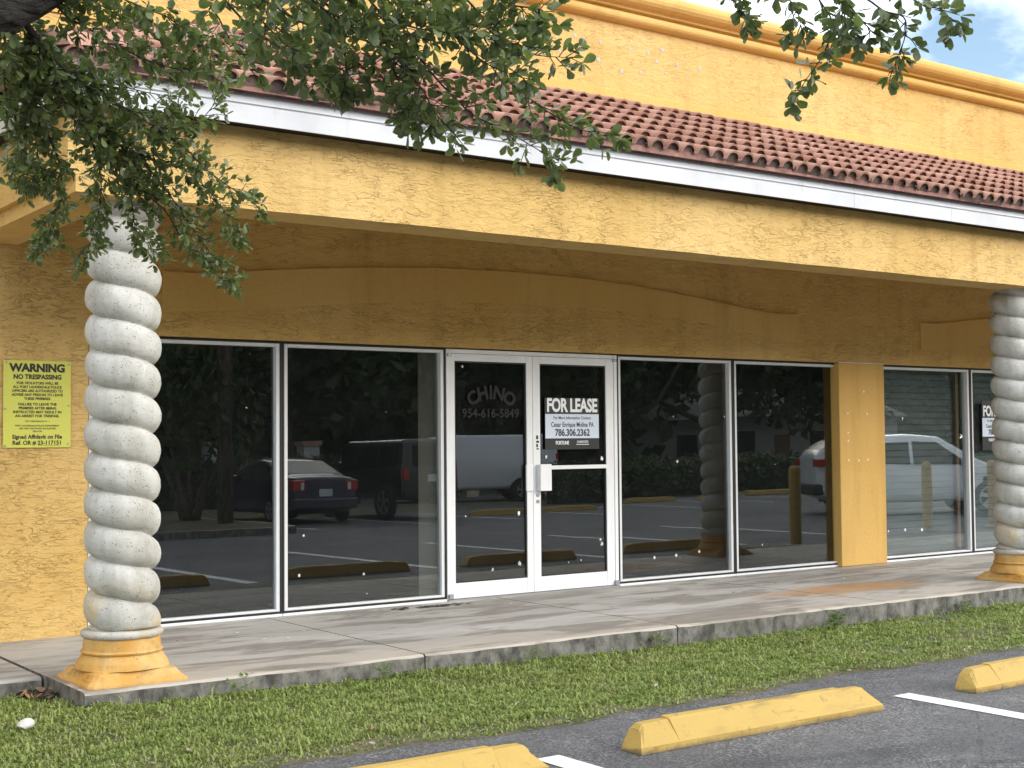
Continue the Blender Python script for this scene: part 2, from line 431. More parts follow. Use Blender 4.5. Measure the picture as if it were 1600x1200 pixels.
M['dry_leaf'] = mk_leaf('dry_leaf', (0.20, 0.11, 0.06), (0.34, 0.22, 0.12), 20, 0.1, 0.8)

def mk_bark(name, c1, c2, s=1.0, along_x=False):
    t = NT(name); p = t.tc()
    q_ = t.mapping(p, (9 * s, 26 * s, 26 * s) if along_x else (26 * s, 26 * s, 7 * s))
    r1 = t.noise(q_, 1.0, 5, 0.65, 0.6)
    n_ = t.noise(p, 60 * s, 4, 0.65)
    ridge_ = t.ramp(r1, [(0.36, 0), (0.56, 1)])
    h = t.math('ADD', t.math('MULTIPLY', ridge_, 0.26), t.math('MULTIPLY', n_, 0.10))
    col = t.mix(t.ramp(h, [(0.08, 0), (0.34, 1)]), c1, c2)
    t.bsdf(col, 0.9, t.bump(h, 1.0, 0.03), spec=0.15); return t.m
M['bark'] = mk_bark('oak_bark', (0.014, 0.012, 0.010), (0.115, 0.105, 0.095))
M['twig'] = plain('twig_bark', (0.045, 0.036, 0.028), 0.8)
M['bark_limb'] = mk_bark('oak_limb_bark', (0.012, 0.011, 0.010), (0.10, 0.093, 0.085), 1.0, True)
M['pole_wood'] = mk_bark('pole_wood', (0.05, 0.04, 0.033), (0.15, 0.125, 0.1), 0.6)

# ------------------------------------------------------------------ geometry helpers
class MB:
    """collects vertices and faces, then links them as ONE mesh object"""
    def __init__(self): self.v = []; self.f = []; self.mi = []
    def add(self, vs, fs, mi=0):
        o = len(self.v); self.v += [tuple(q) for q in vs]
        self.f += [tuple(i + o for i in f) for f in fs]; self.mi += [mi] * len(fs); return self
    def box(self, x0, x1, y0, y1, z0, z1, mi=0):
        v = [(x0, y0, z0), (x1, y0, z0), (x1, y1, z0), (x0, y1, z0), (x0, y0, z1), (x1, y0, z1), (x1, y1, z1), (x0, y1, z1)]
        f = [(0, 3, 2, 1), (4, 5, 6, 7), (0, 1, 5, 4), (1, 2, 6, 5), (2, 3, 7, 6), (3, 0, 4, 7)]
        return self.add(v, f, mi)
    def cyl(self, p0, p1, r0, r1=None, n=12, caps=True, mi=0):
        p0 = Vector(p0); p1 = Vector(p1); r1 = r0 if r1 is None else r1
        d = (p1 - p0).normalized(); a = d.orthogonal().normalized(); b = d.cross(a)
        vs = []
        for p, r in ((p0, r0), (p1, r1)):
            for k in range(n):
                t = 2 * math.pi * k / n; vs.append(p + a * (r * math.cos(t)) + b * (r * math.sin(t)))
        fs = [(k, (k + 1) % n, n + (k + 1) % n, n + k) for k in range(n)]
        if caps: fs += [tuple(range(n))[::-1], tuple(range(n, 2 * n))]
        return self.add(vs, fs, mi)
    def tube(self, pts, radii, n=6, mi=0):
        pts = [Vector(p) for p in pts]; vs = []; fs = []
        ref = None
        for i, p in enumerate(pts):
            d = (pts[min(i + 1, len(pts) - 1)] - pts[max(i - 1, 0)])
            d = d.normalized() if d.length > 1e-9 else Vector((0, 0, 1))
            if ref is None: ref = d.orthogonal().normalized()
            a = (ref - d * ref.dot(d)); a = a.normalized() if a.length > 1e-6 else d.orthogonal().normalized()
            ref = a; b = d.cross(a)
            for k in range(n):
                t = 2 * math.pi * k / n; vs.append(p + (a * math.cos(t) + b * math.sin(t)) * radii[i])
        for i in range(len(pts) - 1):
            for k in range(n):
                fs.append((i * n + k, i * n + (k + 1) % n, (i + 1) * n + (k + 1) % n, (i + 1) * n + k))
        fs += [tuple(range(n))[::-1], tuple((len(pts) - 1) * n + k for k in range(n))]
        return self.add(vs, fs, mi)
    def lathe(self, prof, n=32, c=(0, 0), mi=0):
        vs = []; fs = []
        for r, z in prof:
            for k in range(n):
                t = 2 * math.pi * k / n; vs.append((c[0] + r * math.cos(t), c[1] + r * math.sin(t), z))
        for i in range(len(prof) - 1):
            for k in range(n): fs.append((i * n + k, i * n + (k + 1) % n, (i + 1) * n + (k + 1) % n, (i + 1) * n + k))
        fs += [tuple(range(n))[::-1], tuple((len(prof) - 1) * n + k for k in range(n))]
        return self.add(vs, fs, mi)
    def extrude_x(self, prof, x0, x1, mi=0, closed=True):
        """prof: list of (y, z) swept along x"""
        n = len(prof)
        vs = [(x0, y, z) for y, z in prof] + [(x1, y, z) for y, z in prof]
        fs = [(k, (k + 1) % n, n + (k + 1) % n, n + k) for k in range(n if closed else n - 1)]
        if closed: fs += [tuple(range(n))[::-1], tuple(range(n, 2 * n))]
        return self.add(vs, fs, mi)
    def build(self, name, mat, parent=None, smooth=False, bevel=0.0, seg=2):
        me = bpy.data.meshes.new(name); me.from_pydata(self.v, [], self.f)
        for mm in (mat if isinstance(mat, (list, tuple)) else [mat]): me.materials.append(mm)
        if any(self.mi): me.polygons.foreach_set('material_index', self.mi)
        bm = bmesh.new(); bm.from_mesh(me); bmesh.ops.recalc_face_normals(bm, faces=bm.faces); bm.to_mesh(me); bm.free()
        if smooth: me.polygons.foreach_set('use_smooth', [True] * len(me.polygons))
        me.update()
        o = bpy.data.objects.new(name, me); COL.objects.link(o)
        if parent is not None: o.parent = parent
        if bevel > 0:
            b = o.modifiers.new('bevel', 'BEVEL'); b.width = bevel; b.segments = seg; b.limit_method = 'ANGLE'; b.angle_limit = R(40)
        return o

def tag(o, label=None, cat=None, group=None, kind=None):
    if label: o['label'] = label
    if cat: o['category'] = cat
    if group: o['group'] = group
    if kind: o['kind'] = kind
    return o
def empty(name, loc=(0, 0, 0), rz=0.0, label=None, cat=None, group=None, parent=None):
    o = bpy.data.objects.new(name, None); COL.objects.link(o)
    o.location = loc; o.rotation_euler = (0, 0, rz); o.empty_display_size = 0.3
    if parent is not None: o.parent = parent
    return tag(o, label, cat, group)
KIDS = {}
def copy_tree(o, parent=None):
    c = o.copy(); COL.objects.link(c); c.parent = parent
    for ch in list(o.children): copy_tree(ch, c)
    return c
def wobble(o, amp, scale, axes=(1, 1, 1), seed=0):
    """small real unevenness: pushes vertices about with smooth noise"""
    from mathutils import noise as mn
    me = o.data
    for v in me.vertices:
        q = Vector(v.co) * scale + Vector((seed * 7.3, seed * 3.1, seed))
        n = mn.noise_vector(q)
        v.co += Vector((n[0] * axes[0], n[1] * axes[1], n[2] * axes[2])) * amp
    me.update()

def text_mesh(name, body, size, mat, parent, loc, bold=0.0, sx=1.0, align='CENTER', spacing=1.0, shear=0.0, rot=(math.pi / 2, 0, 0), depth=0.0004):
    cu_ = bpy.data.curves.new(name, 'FONT'); cu_.body = body; cu_.size = size
    cu_.align_x = align; cu_.align_y = 'CENTER'; cu_.offset = bold; cu_.space_character = spacing
    cu_.extrude = depth; cu_.resolution_u = 3; cu_.shear = shear
    t = bpy.data.objects.new(name, cu_); COL.objects.link(t)
    dg = bpy.context.evaluated_depsgraph_get()
    me = bpy.data.meshes.new_from_object(t.evaluated_get(dg))
    COL.objects.unlink(t); bpy.data.objects.remove(t); bpy.data.curves.remove(cu_)
    me.materials.clear(); me.materials.append(mat); me.name = name
    o = bpy.data.objects.new(name, me); COL.objects.link(o)
    o.location = loc; o.rotation_euler = rot; o.scale = (sx, 1, 1)
    o.parent = parent
    return o

# ------------------------------------------------------------------ ground
Z_LOT = -0.17
WALL_Y = -0.10      # face of the stucco wall; the glass stands at y = 0
g = MB()
g.add([(-220, -260, Z_LOT), (260, -260, Z_LOT), (260, 60, Z_LOT), (-220, 60, Z_LOT)], [(0, 1, 2, 3)])
tag(g.build('parking_lot', M['asphalt']), kind='structure')

# lawn strip: slopes from the walkway kerb down to the asphalt, with an uneven outer edge
def lawn_edge(x):
    return -4.03 - 0.05 * math.sin(x * 1.3 + 0.6) - 0.035 * math.sin(x * 3.7) - 0.02 * math.sin(x * 9.1 + 1)
def lawn_z(x, y):
    yi = -2.44
    t = max(0.0, min(1.0, (yi - y) / 1.6))
    k0 = -0.095 - 0.075 * min(1.0, max(0.0, (x + 1.4) / 5.6))
    base = k0 + (-0.163 - k0) * t
    return base + 0.007 * math.sin(x * 2.1 + y * 3.0) + 0.004 * math.sin(x * 5.3 - y * 4.1)
def lawn_inner(x): return -1.66 if x < -1.48 else -2.40
g = MB(); xs = np.arange(-9.0, 16.01, 0.12); NY = 12
for i, x in enumerate(xs):
    for j in range(NY + 1):
        y0, y1 = lawn_inner(x), lawn_edge(x) - 0.02
        y = y0 + (y1 - y0) * j / NY
        z = lawn_z(x, y) if j < NY else Z_LOT + 0.001
        g.v.append((x, y, z))
for i in range(len(xs) - 1):
    for j in range(NY):
        a = i * (NY + 1) + j; g.f.append((a, a + 1, a + NY + 2, a + NY + 1)); g.mi.append(0)
tag(g.build('lawn', M['soil'], smooth=True), kind='structure')

# walkway of concrete slabs
walk = empty('walkway'); tag(walk, kind='structure')
def slab(x0, x1, y0, y1, zt=0.0, zb=-0.32):
    g = MB(); n = max(2, int((x1 - x0) / 0.12))
    xs_ = [x0 + (x1 - x0) * i / n for i in range(n + 1)]
    r_ = random.Random(int((x0 + 20) * 100))
    ring = []
    for x in xs_:
        w = 0.006 * math.sin(x * 5 + y0) + r_.uniform(-0.005, 0.005); ch = 0.012 + r_.uniform(0, 0.008)
        ring.append([(x, y1, zt), (x, y0 + 0.05, zt), (x, y0 + ch + w, zt - 0.002), (x, y0 + w, zt - ch), (x, y0 + w * 0.5, zb), (x, y1, zb)])
    vs = [p for rr in ring for p in rr]; m_ = 6; fs = []
    for i in range(n):
        for k in range(m_): fs.append((i * m_ + k, i * m_ + (k + 1) % m_, (i + 1) * m_ + (k + 1) % m_, (i + 1) * m_ + k))
    fs += [tuple(range(m_))[::-1], tuple(n * m_ + k for k in range(m_))]
    g.add(vs, fs)
    return g.build('concrete_slab', M['walk'], walk)
K = -2.436
joints = [-1.468, 0.78, 3.0, 5.4, 7.9, 10.4, 13.0, 16.0]
for a, b in zip(joints[:-1], joints[1:]): slab(a + 0.006, b - 0.006, K, WALL_Y + 0.35)
for a, b in ((-9.0, -6.6), (-6.6, -4.0), (-4.0, -1.468)): slab(a + 0.006, b - 0.012, -1.70, WALL_Y + 0.35, zt=-0.006)
g = MB(); g.box(-9, 16, -1.6, 0.2, -0.4, -0.05)
g.build('joint_filler', plain('joint_dirt', (0.035, 0.03, 0.026), 0.95), walk)

# ------------------------------------------------------------------ building
bld = empty('shop_building', (0, 0, 0), 0,
            'yellow stucco strip mall shop with dark storefront windows and a red tiled canopy roof', 'building')
X_L, X_R = -9.0, 16.0
H = 2.2
OPEN = [(-0.672, 7.62), (8.22, 15.2)]       # storefront openings in the wall
# wall: left panel, header, pier between openings, right end
g = MB()
g.box(X_L, OPEN[0][0], WALL_Y, 0.22, -0.02, 3.28)
g.box(OPEN[0][0], OPEN[0][1], WALL_Y, 0.22, H + 0.012, 3.28)
g.box(OPEN[1][0], OPEN[1][1], WALL_Y, 0.22, H + 0.012, 3.28)
g.box(OPEN[0][1], OPEN[1][0], WALL_Y, 0.22, H + 0.012, 3.28)
g.box(OPEN[1][1], X_R, WALL_Y, 0.22, -0.02, 3.28)
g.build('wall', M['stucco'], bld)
g = MB(); g.box(7.525, 8.275, WALL_Y - 0.012, 0.2, 0.002, H + 0.010)
g.build('pillar', M['stucco_trim'], bld, bevel=0.008)
g = MB(); g.box(7.53, 8.27, WALL_Y - 0.013, WALL_Y + 0.02, H + 0.010, H + 0.018)
g.build('pillar_bead', M['frame'], bld)

# raised arched band of smooth stucco above the shop front
top_p = [(-0.108, 2.706), (0.118, 2.704), (0.382, 2.724), (0.877, 2.782), (1.58, 2.846), (2.404, 2.897), (3.3, 2.915), (4.0, 2.903), (4.677, 2.869), (5.4, 2.806), (5.966, 2.747), (6.476, 2.696), (6.911, 2.706)]
bot_p = [(-0.108, 2.398), (0.276, 2.414), (0.877, 2.477), (1.579, 2.545), (2.402, 2.606), (3.3, 2.634), (4.0, 2.634), (4.673, 2.618), (5.3, 2.580), (5.9, 2.52), (6.4, 2.46), (6.911, 2.398)]
def interp(pp, x):
    for (a, za), (b, zb) in zip(pp[:-1], pp[1:]):
        if a <= x <= b: return za + (zb - za) * (x - a) / (b - a)
    return pp[-1][1]
def band(dx):
    g = MB(); n = 60; x0, x1 = -0.108, 6.911
    vs = []
    for i in range(n + 1):
        x = x0 + (x1 - x0) * i / n; zt, zb = interp(top_p, x), interp(bot_p, x)
        vs += [(x + dx, WALL_Y - 0.022, zb), (x + dx, WALL_Y - 0.022, zt), (x + dx, WALL_Y + 0.01, zt), (x + dx, WALL_Y + 0.01, zb)]
    fs = []
    for i in range(n):
        for k in range(4): fs.append((i * 4 + k, i * 4 + (k + 1) % 4, i * 4 + 4 + (k + 1) % 4, i * 4 + 4 + k))
    fs += [(0, 1, 2, 3), (n * 4 + 3, n * 4 + 2, n * 4 + 1, n * 4)]
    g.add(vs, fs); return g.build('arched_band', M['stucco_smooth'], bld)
band(0.0); band(9.035)

# canopy: ceiling, beam, left-hand return beam with its stepped ledge
HB, BF, BB = 2.822, -2.41, -2.06
XB = -1.52
g = MB(); g.box(XB + 0.02, X_R, BB + 0.003, WALL_Y - 0.003, 3.20, 3.27)
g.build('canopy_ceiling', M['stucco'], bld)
g = MB(); n = 90
vs = []
for i in range(n + 1):
    x = XB + (X_R - XB) * i / n
    w = 0.0012 * math.sin(x * 2.7) + 0.0012 * math.sin(x * 7.9 + 1)
    vs += [(x, BF, HB + w), (x, BF, 3.32), (x, BB, 3.32), (x, BB, HB + w * 0.5)]
fs = []
for i in range(n):
    for k in range(4): fs.append((i * 4 + k, i * 4 + (k + 1) % 4, i * 4 + 4 + (k + 1) % 4, i * 4 + 4 + k))
fs += [(0, 1, 2, 3), (n * 4 + 3, n * 4 + 2, n * 4 + 1, n * 4)]
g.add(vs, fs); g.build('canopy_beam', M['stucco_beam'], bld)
g = MB(); g.box(XB + 0.003, XB + 0.33, BB + 0.003, WALL_Y - 0.003, HB, 3.19)
g.box(XB - 0.045, XB + 0.001, BF + 0.001, WALL_Y - 0.003, HB + 0.095, 3.32)
g.build('return_beam', M['stucco_beam'], bld)

# eave soffit and white metal fascia (two folds), front and left return
F = -2.585; XF = -1.69
g = MB(); g.box(XF + 0.02, X_R, F + 0.02, -0.62, 3.322, 3.34); g.build('eave_soffit', M['dark'], bld)
def fascia(p0, p1, name='fascia_panel'):
    """one length of fascia between two points of its lower front edge"""
    p0 = Vector(p0); p1 = Vector(p1); d = (p1 - p0).normalized(); o = Vector((d.y, -d.x, 0))   # outward
    prof = [(0.0, 3.302), (0.0, 3.416), (0.010, 3.424), (0.010, 3.432), (-0.022, 3.498), (-0.075, 3.508), (-0.075, 3.33), (-0.012, 3.33), (-0.012, 3.302)]
    vs = [(q + o * a)[:2] + (z,) for q in (p0, p1) for a, z in prof]; n = len(prof)
    g = MB(); fs = [(k, (k + 1) % n, n + (k + 1) % n, n + k) for k in range(n)] + [tuple(range(n))[::-1], tuple(range(n, 2 * n))]
    g.add([tuple(v) for v in vs], fs); return g.build(name, M['fascia'], bld)
fx = [XF, 1.83, 4.9, 6.19, 9.3, 12.4, X_R]
for a, b in zip(fx[:-1], fx[1:]): fascia((a + 0.0015, F, 0), (b - 0.0015, F, 0))
fascia((XF - 0.001, -0.55, 0), (XF - 0.001, F + 0.0, 0))

# tiled roof
PY = -0.60                                   # face of the parapet wall
E0 = Vector((0, -2.655, 3.498)); T0 = Vector((0, PY + 0.02, 4.450))
SL = (T0 - E0).length; sdir = (T0 - E0) / SL; snrm = Vector((0, -sdir.z, sdir.y))
roof = MB().add([(XF, E0.y + 0.08, E0.z + 0.01), (X_R, E0.y + 0.08, E0.z + 0.01), (X_R, T0.y, T0.z - 0.02), (XF + 2.05, T0.y, T0.z - 0.02),
                 (XF, T0.y, E0.z + 0.01)],
                [(0, 1, 2, 3), (0, 3, 4)]).build('roof', M['closure'], bld)
TW, TL, EXPO = 0.305, 0.41, (SL - 0.10) / 6.55
def tile_mesh(seed):
    """double-roll tile: x across, y up the slope, z off the deck; front ends plugged and recessed"""
    r_ = random.Random(seed)
    hgt = 0.056; prof = []
    for k in range(2):
        c = TW * (0.25 + 0.5 * k); rr = 0.058
        prof.append((c - TW * 0.25, 0.0))
        for q in range(7):
            t = math.pi - math.pi * q / 6
            prof.append((c + rr * math.cos(t), hgt * math.sin(t)))
    prof.append((TW, 0.0))
    n = len(prof); vs = []; fs = []; mi = []
    th = 0.017
    for y, up in ((0.0, 0.042), (TL, 0.006)):
        vs += [(x, y, z * (1.0 if y == 0.0 else 0.52) + up + r_.uniform(-0.0015, 0.0015)) for x, z in prof]
    for k in range(n - 1): fs.append((k, k + 1, n + k + 1, n + k)); mi.append(0)
    # front lip
    o = len(vs)
    vs += [(c_, 0.002, max(0.001, z + 0.042 - th)) for c_, z in prof]
    for k in range(n - 1): fs.append((o + k, o + k + 1, k + 1, k)); mi.append(0)
    # recessed plug below each roll
    o2 = len(vs)
    vs += [(c_, 0.026, max(0.001, z + 0.042 - th * 0.6)) for c_, z in prof]
    b2 = len(vs)
    vs += [(c_, 0.026, -0.01) for c_, z in prof]
    for k in range(n - 1):
        fs.append((b2 + k, b2 + k + 1, o2 + k + 1, o2 + k)); mi.append(1)
    me = bpy.data.meshes.new('roof_tile'); me.from_pydata(vs, [], fs)
    me.materials.append(M['tile']); me.materials.append(M['mortar'])
    me.polygons.foreach_set('material_index', mi)
    sm = [k < n - 1 for k in range(len(fs))]
    me.polygons.foreach_set('use_smooth', sm); me.update(); return me
TM = [tile_mesh(s) for s in range(5)]
rest_v = []; rest_f = []; rest_m = []
def roof_matrix(ox, s, frame='front', jit=True):
    j = (random.uniform(-0.006, 0.006), random.uniform(-0.014, 0.012), random.uniform(0, 0.008), random.uniform(-0.02, 0.02)) if jit else (0, 0, 0, 0)
    if frame == 'front': ax = Vector((1, 0, 0)); ay = sdir; az = snrm; org = E0 + Vector((ox, 0, 0)) + sdir * s
    else:
        ax = Vector((0, -1, 0)); ay = Vector((sdir.y, 0, sdir.z)); az = Vector((-sdir.z, 0, sdir.y))
        org = Vector((XF - 0.08, ox, E0.z)) + ay * s
    m_ = Matrix(((ax.x, ay.x, az.x, 0), (ax.y, ay.y, az.y, 0), (ax.z, ay.z, az.z, 0), (0, 0, 0, 1)))
    m_.translation = org + ax * j[0] + ay * j[1] + az * j[2]
    return m_ @ Matrix.Rotation(j[3], 4, 'Z')
n_tiles = 0
for r in range(7):
    s = r * EXPO
    hip_x = XF + s * sdir.y - 0.03
    c0 = 0
    for c in range(60):
        x = XF + c * TW
        if x + TW < hip_x + 0.12 or x > X_R - TW: continue
        me = TM[random.randrange(5)]; mtx = roof_matrix(x, s)
        if x < 7.2 + r * 0.55 and n_tiles < 262:
            o = bpy.data.objects.new('roof_tile', me); COL.objects.link(o); o.parent = roof; o.matrix_local = mtx; n_tiles += 1
        else:
            k = len(rest_v); rest_v += [tuple(mtx @ v.co) for v in me.vertices]
            for p in me.polygons: rest_f.append(tuple(k + i for i in p.vertices)); rest_m.append(p.material_index)
for r in range(6):                                   # the hipped left end
    s = r * EXPO
    for c in range(8):
        y = F + 0.25 + c * TW
        if y - TW < F + s * sdir.y or y > PY: continue
        mtx = roof_matrix(y, s, 'left')
        if n_tiles < 292:
            o = bpy.data.objects.new('roof_tile', TM[random.randrange(5)]); COL.objects.link(o); o.parent = roof; o.matrix_local = mtx; n_tiles += 1
me = bpy.data.meshes.new('roof_tiles'); me.from_pydata(rest_v, [], rest_f)
me.materials.append(M['tile']); me.materials.append(M['mortar']); me.polygons.foreach_set('material_index', rest_m)
o = bpy.data.objects.new('roof_tiles', me); COL.objects.link(o); o.parent = roof; o['kind'] = 'stuff'
# hip cap tiles
hipd = Vector((sdir.y, sdir.y, sdir.z)).normalized()
for k in range(7):
    p = Vector((XF - 0.03, F - 0.03, E0.z + 0.05)) + hipd * (0.36 * k)
    g = MB(); vs = []; side = hipd.cross(Vector((0, 0, 1))).normalized(); up = side.cross(hipd)
    for q, (tt, lift) in enumerate(((0, 0.03), (0.43, 0.0))):
        for a in range(7):
            an = math.pi * a / 6
            vs.append(p + hipd * tt + side * (0.11 * math.cos(an)) + up * (0.09 * math.sin(an) + lift))
    g.add(vs, [(a, a + 1, 7 + a + 1, 7 + a) for a in range(6)] + [tuple(range(7))])
    g.build('hip_cap', M['tile'], roof, smooth=False)
# clay closure under the first course
g = MB(); nn = int((X_R - XF) / (TW / 2)); vs = []
for i in range(nn * 6 + 1):
    x = XF + (X_R - XF) * i / (nn * 6); ph = (x - XF) / (TW / 2) % 1.0
    zt = 3.498 + 0.022 + 0.040 * max(0.0, math.sin(math.pi * ph)) ** 0.7
    vs += [(x, E0.y + 0.016, 3.486), (x, E0.y + 0.019, zt), (x, E0.y + 0.09, 3.486)]
fs = []
for i in range(nn * 6):
    fs += [(i * 3, i * 3 + 3, i * 3 + 4, i * 3 + 1), (i * 3 + 1, i * 3 + 4, i * 3 + 5, i * 3 + 2)]
g.add(vs, fs); g.build('eave_closure', M['closure'], roof)

# parapet wall above the roof, with a smooth strip at its foot and a moulded cornice
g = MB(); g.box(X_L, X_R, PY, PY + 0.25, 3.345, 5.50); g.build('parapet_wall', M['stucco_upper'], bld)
g = MB(); g.box(X_L, X_R, PY + 0.255, 9.0, 4.6, 4.7); g.build('flat_roof', plain('roof_membrane', (0.5, 0.5, 0.48), 0.9), bld)
g = MB(); nn = 150; vs = []
from mathutils import noise as mnoise
for i in range(nn + 1):
    x = -2.0 + 18.0 * i / nn; e = 0.010 * mnoise.noise(Vector((x * 2.2, 0, 0))) + 0.006 * mnoise.noise(Vector((x * 9, 3, 0)))
    vs += [(x, PY - 0.016, 4.40), (x, PY - 0.016, 4.575 + e), (x, PY - 0.001, 4.588 + e)]
fs = []
for i in range(nn): fs += [(i * 3, i * 3 + 3, i * 3 + 4, i * 3 + 1), (i * 3 + 1, i * 3 + 4, i * 3 + 5, i * 3 + 2)]
g.add(vs, fs); g.build('patched_strip', M['stucco_trim'], bld)
prof = [(PY + 0.05, 5.205)]
for k in range(9):
    t = -math.pi / 2 + math.pi * k / 8; prof.append((PY - 0.035 - 0.062 * math.cos(t), 5.262 + 0.05 * math.sin(t)))
prof += [(PY - 0.045, 5.322), (PY - 0.085, 5.330), (PY - 0.09, 5.346)]
for k in range(9):
    t = -math.pi / 2 + math.pi * k / 8 * 0.95; prof.append((PY - 0.10 - 0.10 * math.cos(t), 5.435 + 0.082 * math.sin(t)))
prof += [(PY - 0.06, 5.524), (PY + 0.28, 5.524), (PY + 0.28, 5.45), (PY + 0.05, 5.45)]
for a, b in ((X_L, 3.10), (3.115, 9.2), (9.203, X_R)):
    MB().extrude_x(prof, a, b).build('cornice', M['stucco_trim'], bld, smooth=False)
for k in range(3):
    pass
# interior: dark shell behind the glass
g = MB()
g.box(-0.9, 15.9, 4.0, 4.1, -0.05, 3.2); g.box(-0.9, -0.8, 0.23, 4.0, -0.05, 3.2); g.box(15.8, 15.9, 0.23, 4.0, -0.05, 3.2)
g.box(-0.8, 15.8, 0.23, 4.0, 3.1, 3.2); g.box(-0.8, 15.8, 0.23, 4.0, -0.05, 0.0); g.box(7.7, 8.2, 0.205, 4.0, 0, 3.1)
g.build('interior', M['interior'], bld)

# ---- storefront windows: frame, gasket, tilted pane, film or shutter behind
def window(x0, x1, z0=0.0, z1=H, tilt=0.2, turn=0.0, film=None, sill='metal', shut=False):
    w = empty('window', (x0, 0, 0), 0, parent=bld)
    L = x1 - x0; fw = 0.032
    def T(g, name, mat, **k): return g.build(name, mat, w, **k)
    g = MB()
    g.box(0.0, 0.016, -0.052, 0.03, z0, z1 + 0.011); g.box(L - 0.016, L, -0.052, 0.03, z0, z1 + 0.011)
    g.box(0.016, L - 0.016, -0.052, 0.03, z1 - 0.008, z1 + 0.011); g.box(0.016, L - 0.016, -0.05, 0.03, z0 + 0.022, z0 + 0.038)
    T(g, 'gasket', M['gasket'])
    for nm, a in (('frame_bar', (0.017, 0.017 + fw, -0.045, 0.035, z0 + 0.039, z1 - 0.009)), ('frame_bar', (L - 0.017 - fw, L - 0.017, -0.045, 0.035, z0 + 0.039, z1 - 0.009)),
                  ('frame_bar', (0.018 + fw, L - 0.018 - fw, -0.045, 0.035, z1 - 0.036, z1 - 0.009)), ('frame_bar', (0.018 + fw, L - 0.018 - fw, -0.045, 0.035, z0 + 0.039, z0 + 0.058))):
        T(MB().box(*a), nm, M['frame'], bevel=0.003)
    T(MB().box(0.0, L, -0.058, 0.035, z0, z0 + 0.021), 'sill', M['white_metal'], bevel=0.003)
    a, b = 0.017 + fw, L - 0.017 - fw
    zc = (z0 + z1) / 2
    g = MB().box(a - (a + b) / 2, b - (a + b) / 2, -0.003, 0.003, z0 + 0.05 - zc, z1 - 0.03 - zc)
    pane = T(g, 'pane', M['glass_clear'] if shut else M['glass'])
    pane.location = ((a + b) / 2, 0.0, zc); pane.rotation_euler = (R(-tilt), 0, R(turn))
    if film is not None:
        T(MB().box(a - 0.004, film, 0.0115, 0.013, z0 + 0.045, z1 - 0.02), 'window_film', M['film'])
    return w

w1 = window(-0.668, 0.918, film=0.918 - -0.668 - 0.05, tilt=0.42, turn=-0.25)
w2 = window(0.922, 2.490, film=2.243 - 0.922, tilt=0.42, turn=-0.25)
MB().box(1.30, 1.53, 0.02, 0.03, 0.05, 2.17).build('interior_stand_in', M['interior_stand_in_grey'], w2)  # added panel standing in for the dim interior behind the unfilmed strip
w3 = window(4.440, 5.985, film=1.545 - 0.05, tilt=0.28, turn=-0.1)
w4 = window(5.989, 7.575, film=1.586 - 0.05, tilt=0.18)
w5 = window(8.225, 9.915, shut=True)
w6 = window(9.919, 11.60, shut=True)
w7 = window(11.604, 13.3, shut=True)
w8 = window(13.304, 15.0, shut=True)
# closed slat shutters standing behind the right-hand shop's glass
def mk_slat():
    t = NT('grey_shutter_slat'); p = t.geo('Position')
    col = t.mix(t.ramp(t.noise(t.mapping(p, (1, 1, 6)), 2.0, 4, 0.6), [(0.35, 0), (0.65, 1)]), (0.13, 0.138, 0.14), (0.18, 0.19, 0.19))
    t.bsdf(col, 0.6); return t.m
M['slat'] = mk_slat()
sl_me = None
for w, L in ((w5, 1.69), (w6, 1.681), (w7, 1.696), (w8, 1.696)):
    for k in range(29):
        if sl_me is None:
            g = MB(); g.extrude_x([(0.0, 0.0), (-0.004, 0.006), (-0.0045, 0.064), (0.0, 0.071), (0.006, 0.034)], 0.03, 1.66)
            so = g.build('shutter_slat', M['slat'], w); sl_me = so.data
        else:
            so = bpy.data.objects.new('shutter_slat', sl_me); COL.objects.link(so); so.parent = w
        so.location = (0, 0.085, 0.06 + k * 0.074)
MB().box(1.52, 1.575, 0.035, 0.075, 0.09, 2.16).build('brown_post', M['brown_board'], w5)
MB().box(1.585, 1.625, 0.03, 0.05, 0.05, 2.17).build('black_strip', M['gasket'], w5)

# white residue spots left on the panes
def chips(win, pts):
    g = MB()
    r_ = random.Random(3)
    for x, z, s in pts:
        k = 7; x -= win.location.x
        ring = [(x + s * r_.uniform(0.6, 1.2) * math.cos(2 * math.pi * i / k), -0.0065, z + s * r_.uniform(0.7, 1.4) * math.sin(2 * math.pi * i / k)) for i in range(k)]
        g.add([(x, -0.0085, z)] + ring, [(0, 1 + i, 1 + (i + 1) % k) for i in range(k)])
    return g.build('residue_spots', M['white_chip'], win)
chips(w2, [(1.091, 0.312, 0.013), (1.691, 0.284, 0.012), (1.132, 0.631, 0.009), (1.72, 0.12, 0.006)])
chips(w3, [(4.928, 0.242, 0.017), (5.214, 0.245, 0.017), (5.525, 0.266, 0.015), (5.247, 1.173, 0.012), (5.9, 1.62, 0.008), (5.20, 1.62, 0.006)])
chips(w4, [(6.42, 0.29, 0.008), (6.63, 1.12, 0.005)])
chips(w5, [(8.43, 0.341, 0.012), (8.723, 0.341, 0.017), (9.02, 0.328, 0.017), (8.30, 0.9, 0.01)])

